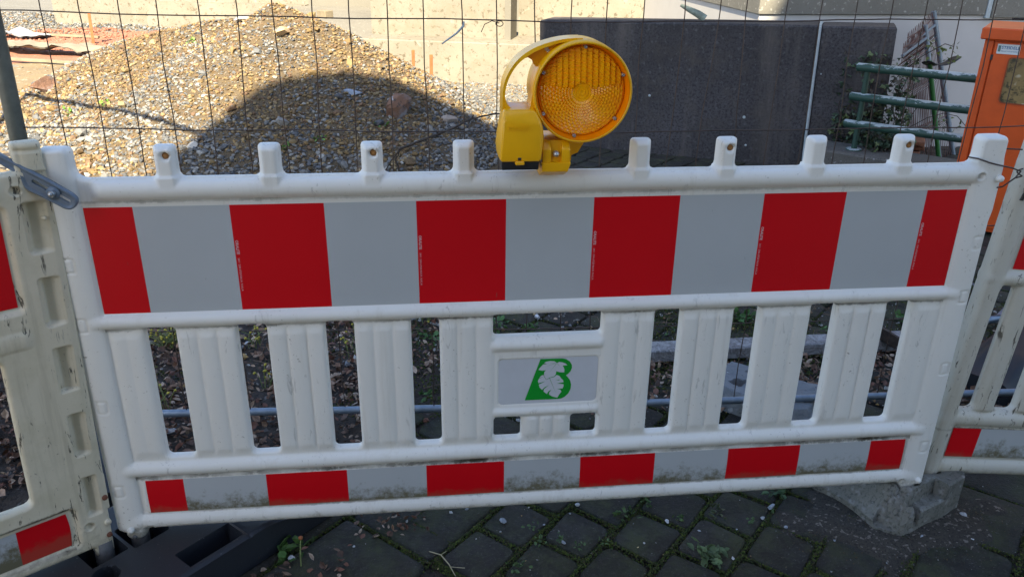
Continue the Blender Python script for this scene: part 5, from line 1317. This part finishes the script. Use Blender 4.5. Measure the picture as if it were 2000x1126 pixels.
# ------------------------------------------------------------------ litter, plants
r = np.random.default_rng(31)
def litter(n, xr, yr, z, s, w=None, seed=1):
    P = np.stack([r.uniform(*xr, n), r.uniform(*yr, n)], 1)
    if w is not None: P = P[r.random(len(P)) < w(P[:, 0], P[:, 1])]
    n = len(P); P = np.column_stack([P, z+0.030*r.random(n)])
    c = np.array([(0.16, 0.092, 0.06), (0.24, 0.155, 0.105), (0.085, 0.05, 0.036), (0.38, 0.29, 0.22), (0.15, 0.07, 0.048)])[r.integers(0, 5, n)]*(0.7+0.6*r.random((n, 1)))
    o = leaf_cloud('leaf_litter', P, s[0]+(s[1]-s[0])*r.random(n)**1.5, c, M['leaves'], None, seed, 0.55); tag(o, kind='stuff')
litter(5600, (-2.1, -0.02), (0.85, 1.65), 0.006, (0.012, 0.040), lambda x, y: 0.25+0.75*sm(fbm(x, y, 3, 3, 81), -0.15, 0.15), 32)
litter(3300, (-2.1, -0.36), (0.32, 0.9), 0.006, (0.012, 0.038), None, 31)
litter(3200, (0.25, 2.4), (0.55, 1.05), 0.002, (0.012, 0.034), lambda x, y: 0.2+0.8*sm(fbm(x, y, 4, 3, 82), -0.1, 0.2), 33)
litter(700, (-0.3, 3.0), (1.05, 2.2), 0.002, (0.012, 0.03), lambda x, y: sm(fbm(x, y, 2, 3, 83), -0.05, 0.2), 34)
litter(60, (-0.80, -0.50), (-0.20, 0.0), 0.002, (0.014, 0.032), None, 35)
litter(60, (-0.5, -0.3), (0.02, 0.14), 0.002, (0.012, 0.024), None, 36)
litter(500, (1.55, 2.6), (0.45, 0.9), 0.01, (0.02, 0.05), None, 37)
N = 26000
P = np.stack([r.uniform(-2.0, 2.3, N), r.uniform(0.62, 1.75, N)], 1)
P = P[fbm(P[:, 0], P[:, 1], 3.1, 4, 97) > 0.10]; n = len(P)
rocks('moss', np.column_stack([P, 0.006+0.010*r.random(n)]), 0.003+0.004*r.random(n), np.array([(0.045, 0.065, 0.010), (0.075, 0.085, 0.015), (0.030, 0.040, 0.010)])[r.integers(0, 3, n)]*(0.7+0.6*r.random((n, 1))), M['moss'], flatten=1.0, sink=0.4, seed=98)
N = 1500
P = np.stack([r.uniform(-0.2, 2.4, N), r.uniform(0.55, 1.8, N)], 1)
rocks('gravel', np.column_stack([P, np.full(N, 0.004)]), 0.003+0.012*r.random(N)**4, pick(N, r, 0.2)*1.9, M['stones'], seed=99)
# twigs
mb = MB(); rt = random.Random(8)
for k in range(240):
    x, y = (rt.uniform(-1.9, -0.1), rt.uniform(0.65, 1.6)) if k % 2 else (rt.uniform(0.3, 2.3), rt.uniform(0.6, 1.5))
    a = rt.uniform(0, 6.3); L = rt.uniform(0.05, 0.16); z = rt.uniform(0.015, 0.05)
    mb.tube([(x, y, z), (x+L*.5*math.cos(a), y+L*.5*math.sin(a), z+0.01), (x+L*math.cos(a+.25), y+L*math.sin(a+.25), z-0.003)], rt.uniform(.0008, .0022), 4)
tag(mb.build('twigs', flat('twig', (0.12, 0.085, 0.06), 0.8, var=0.4)), kind='stuff')

M['stalk'] = flat('pale_stalk', (0.16, 0.20, 0.07), 0.6, var=0.3, scale=40)
M['bud'] = flat('yellow_bud', (0.42, 0.36, 0.04), 0.6, var=0.2, scale=60)
def coltsfoot(x, y, n, h, label, seed, spread=0.05):
    q = random.Random(seed); o = empty('coltsfoot', (x, y, 0.01), (0, 0, 0), label, 'plant', 'sprouting yellow-budded plants')
    for k in range(n):
        s = MB(); b = MB()
        a = q.uniform(0, 6.3); d = q.uniform(0.2, 1)*spread; x0, y0 = q.uniform(-.4, .4)*spread, q.uniform(-.4, .4)*spread
        hh = h*q.uniform(0.5, 1.1); tip = (x0+d*math.cos(a), y0+d*math.sin(a), hh)
        s.tube([(x0, y0, 0), (x0+.4*d*math.cos(a), y0+.4*d*math.sin(a), hh*.6), tip], [.0018, .0016, .0016], 5)
        tp = Vector(tip); bend = Vector((math.cos(a)*.006, math.sin(a)*.006, q.uniform(-.004, .006)))
        b.tube([tp, tp+bend*.4, tp+bend, tp+bend*1.5], [.0018, .0042, .0042, .002], 7)
        s_ = s.build('stalk', M['stalk'], o); b.build('bud', M['bud'], s_)
    return o
coltsfoot(-1.28, 1.22, 55, 0.075, 'dense tuft of pale stalks with yellow buds behind the top of the leftmost slot', 1, 0.08)
coltsfoot(-1.17, 0.70, 7, 0.11, 'few long-stalked yellow buds in front of the fence tube in the leftmost slot', 2, 0.06)
coltsfoot(-0.96, 1.20, 12, 0.07, 'stalks with buds among stones in the second slot', 3, 0.07)
coltsfoot(-0.86, 0.86, 8, 0.08, 'yellow buds just above the fence tube at the right side of the second slot', 4, 0.04)
coltsfoot(-0.56, 1.08, 14, 0.12, 'green tuft with yellow buds in the middle of the third slot', 5, 0.08)
coltsfoot(-0.30, 1.36, 16, 0.09, 'budded stalks behind white stones at the top of the fourth slot', 6, 0.09)
def weed(x, y, n, s, label, seed, col=(0.05, 0.11, 0.03), z=0.0, stem=True, name='weed', cat='weed', group=None, tilt=0.7):
    q = np.random.default_rng(seed)
    P = np.column_stack([q.normal(0, s*0.45, n), q.normal(0, s*0.45, n), 0.004+s*0.35*q.random(n)])
    c = np.array([col])*(0.7+0.7*q.random((n, 1)))
    o = leaf_cloud(name, P, s*(0.35+0.4*q.random(n)), c, M['green'], None, seed, tilt); o.location = (x, y, z); tag(o, label, cat, group); return o
weed(-0.66, -0.005, 20, 0.055, 'ragged green dandelion leaves beside the rubber base at the bottom', 41, (0.045, 0.10, 0.02))
weed(0.44, -0.115, 60, 0.045, 'bushy grey-green weed in the paving joint at the bottom right of centre', 42, (0.09, 0.14, 0.06))
weed(0.52, 0.055, 14, 0.032, 'reddish-green rosette weed in a joint under the bottom rail', 43, (0.08, 0.10, 0.05))
weed(0.725, 0.125, 26, 0.035, 'small leafy weed just under the bottom rail left of the concrete foot', 44, (0.06, 0.11, 0.05))
for i, (x, y, s) in enumerate([(0.17, -0.045, .022), (0.245, 0.06, .03), (0.06, -0.02, .02), (-0.02, 0.04, .02), (0.10, -0.05, .018), (0.27, 0.075, .02), (0.60, 0.0, .018), (0.68, 0.05, .016), (0.40, 0.03, .018), (-0.08, -0.12, .03), (0.0, -0.02, .022), (0.33, 0.11, .02)]):
    weed(x, y, 12, s, 'tiny green seedling growing from a mossy paving joint', 60+i, (0.06, 0.11, 0.035), group='seedlings in the paving joints')
for i, (x, y, s, n) in enumerate([(-0.95, 1.42, .06, 26), (-0.58, 1.50, .05, 20), (-0.48, 1.15, .05, 14), (-0.28, 1.20, .05, 18), (-0.05, 1.18, .06, 24), (0.02, 1.30, .05, 16), (-1.25, 1.42, .05, 24), (-1.10, 0.95, .05, 14), (-0.90, 0.58, .03, 12), (-0.86, 1.30, .05, 22), (-0.50, 1.38, .06, 26), (-0.30, 0.74, .035, 14), (-0.16, 0.60, .03, 10), (-0.20, 1.05, .05, 18), (0.15, 1.22, .05, 22), (0.75, 1.18, .04, 18), (1.05, 1.25, .05, 20), (1.75, 1.2, .05, 16), (0.62, 0.60, .03, 12), (-1.60, 1.75, .07, 30), (-1.9, 2.2, .08, 30), (2.12, 1.00, .05, 14), (0.62, 1.32, .05, 16), (1.38, 1.12, .05, 14)]):
    weed(x, y, n, s, 'small green weed growing among the leaf litter behind the barrier', 80+i, (0.05, 0.12, 0.03), z=0.012, group='weeds in the leaf litter')
for i, (x, y) in enumerate([(-2.05, 5.15), (-0.55, 3.9), (-2.55, 4.55), (-1.15, 3.6), (-0.95, 3.7), (-2.9, 4.7)]):
    weed(x, y, 10, 0.05, 'tiny green sprout on the gravel heap', 95+i, (0.10, 0.20, 0.03), z=heap_at(x, y)+0.01, group='sprouts on the heap')
# grass blades along mossy patches behind
n = 9000; P = np.stack([r.uniform(-1.6, 2.2, n), r.uniform(1.0, 1.75, n)], 1); P = P[r.random(n) < sm(fbm(P[:, 0], P[:, 1], 3, 3, 91), -0.02, 0.15)]; n = len(P)
h = 0.008+0.018*r.random(n); a = r.uniform(0, 6.3, n); wv = 0.0012
base_ = np.column_stack([P, np.full(n, -0.002)]); tip = base_+np.column_stack([np.cos(a)*h*.7, np.sin(a)*h*.7, h])
sd_ = np.column_stack([-np.sin(a)*wv, np.cos(a)*wv, np.zeros(n)])
V = np.stack([base_-sd_, base_+sd_, tip], 1).reshape(-1, 3); F = np.arange(3*n).reshape(-1, 3)
o = npmesh('grass', V, [F], M['moss'], None, False, None, np.repeat(np.array([(0.09, 0.10, 0.03)])*(0.6+0.8*r.random((n, 1))), 3, axis=0)); tag(o, kind='stuff')
# pale dry twig and stalk on the near paving
mb = MB(); mb.tube([(-0.30, -0.03, 0.004), (-0.27, -0.055, 0.012), (-0.25, -0.09, 0.010), (-0.235, -0.13, 0.006)], [.0012, .0016, .0016, .001], 5); mb.tube([(-0.27, -0.055, 0.012), (-0.255, -0.05, 0.018)], .001, 4); mb.tube([(-0.245, -0.10, 0.010), (-0.21, -0.11, 0.012)], .0012, 4)
tag(mb.build('dry_stalk', flat('straw', (0.38, 0.34, 0.22), 0.7)), 'pale forked dry stalk lying on the paving at the bottom centre', 'stalk')
mb = MB(); mb.tube([(-0.63, -0.055, 0.0), (-0.63, -0.045, 0.04), (-0.628, -0.03, 0.075)], [.002, .0018, .0016], 6); fs_ = mb.build('seed_head', M['stalk']); tag(fs_, 'single upright stalk with a withered orange head beside the dandelion leaves', 'plant')
mb = MB(); mb.lathe([(0, 0.070), (0.005, 0.072), (0.006, 0.078), (0.0, 0.082)], (-0.628, -0.03, 0), 'z', 8); mb.build('flower_head', M['stake'], fs_)

# ------------------------------------------------------------------ unseen house behind the camera, outline shaped to throw the foreground shade
OCC_Y = -5.0
def back_project(p):
    p = Vector(p); t = (p.y-OCC_Y)/LDIR.y; q = p-LDIR*t; return (q.x, q.z)
EDGE = [(-1.82, 1.55, 0.0), (-2.02, 3.35, 0.05), (-1.859, 3.614, 0.187), (-1.723, 3.766, 0.277), (-1.554, 3.973, 0.391), (-1.442, 4.162, 0.484), (-1.21, 4.288, 0.553), (-1.002, 4.352, 0.574), (-0.756, 4.452, 0.569), (-0.50, 4.52, 0.50), (0.42, 4.66, 0.02), (0.60, 4.60, 0.30), (0.62, 4.59, 1.05), (2.25, 4.2, 0.97), (2.42, 4.2, 1.35)]  # wanted edge of the shade; these points set the house outline
pr = [back_project(p) for p in EDGE]
nh = empty('shade_casting_house', (0, OCC_Y, 0), label='unseen tall house behind the camera, its outline shaped to shade the foreground', cat='house')
print('shade outline', [(round(a, 2), round(b, 2)) for a, b in pr])
poly = [(pr[0][0], 0.0)]+pr+[(4.6, pr[-1][1]+0.3), (4.6, 0.0)]
mb = MB(); mb.prism([(x, z) for x, z in poly], -7.0, 0.0); mb.build('wall', M['render'], nh)
mb = MB()
for fx in (-3.0, -0.8, 1.4, 3.2):
    for fz in (1.0, 3.9, 6.8): mb.box((fx, 0.003, fz), (fx+1.1, 0.03, fz+1.4))
mb.build('window', M['dark'], nh)

# unseen cable on a pole, added to throw a shadow line on the heap
S0 = Vector((-3.45, 5.47, 0.20)); SD = Vector((1.57, -1.52, 0.05))
pts = [S0+SD*(k/10)-LDIR*(1.6+0.27*k) for k in range(0, 27)]
pts = [p for p in pts if p.y > OCC_Y]
mb = MB(); mb.tube(pts, 0.020, 8); tag(mb.build('shadow_cable', M['black']), 'unseen black cable added to throw a thin line of shadow on the heap', 'cable')
mb = MB(); mb.tube([(pts[0].x, pts[0].y, -0.05), (pts[0].x, pts[0].y, pts[0].z+0.02)], 0.03, 10); tag(mb.build('shadow_cable_pole', M['timber']), 'unseen timber pole added to hold the low end of the shadow cable', 'pole')  # out-of-view support, added along with the shadow-throwing cable
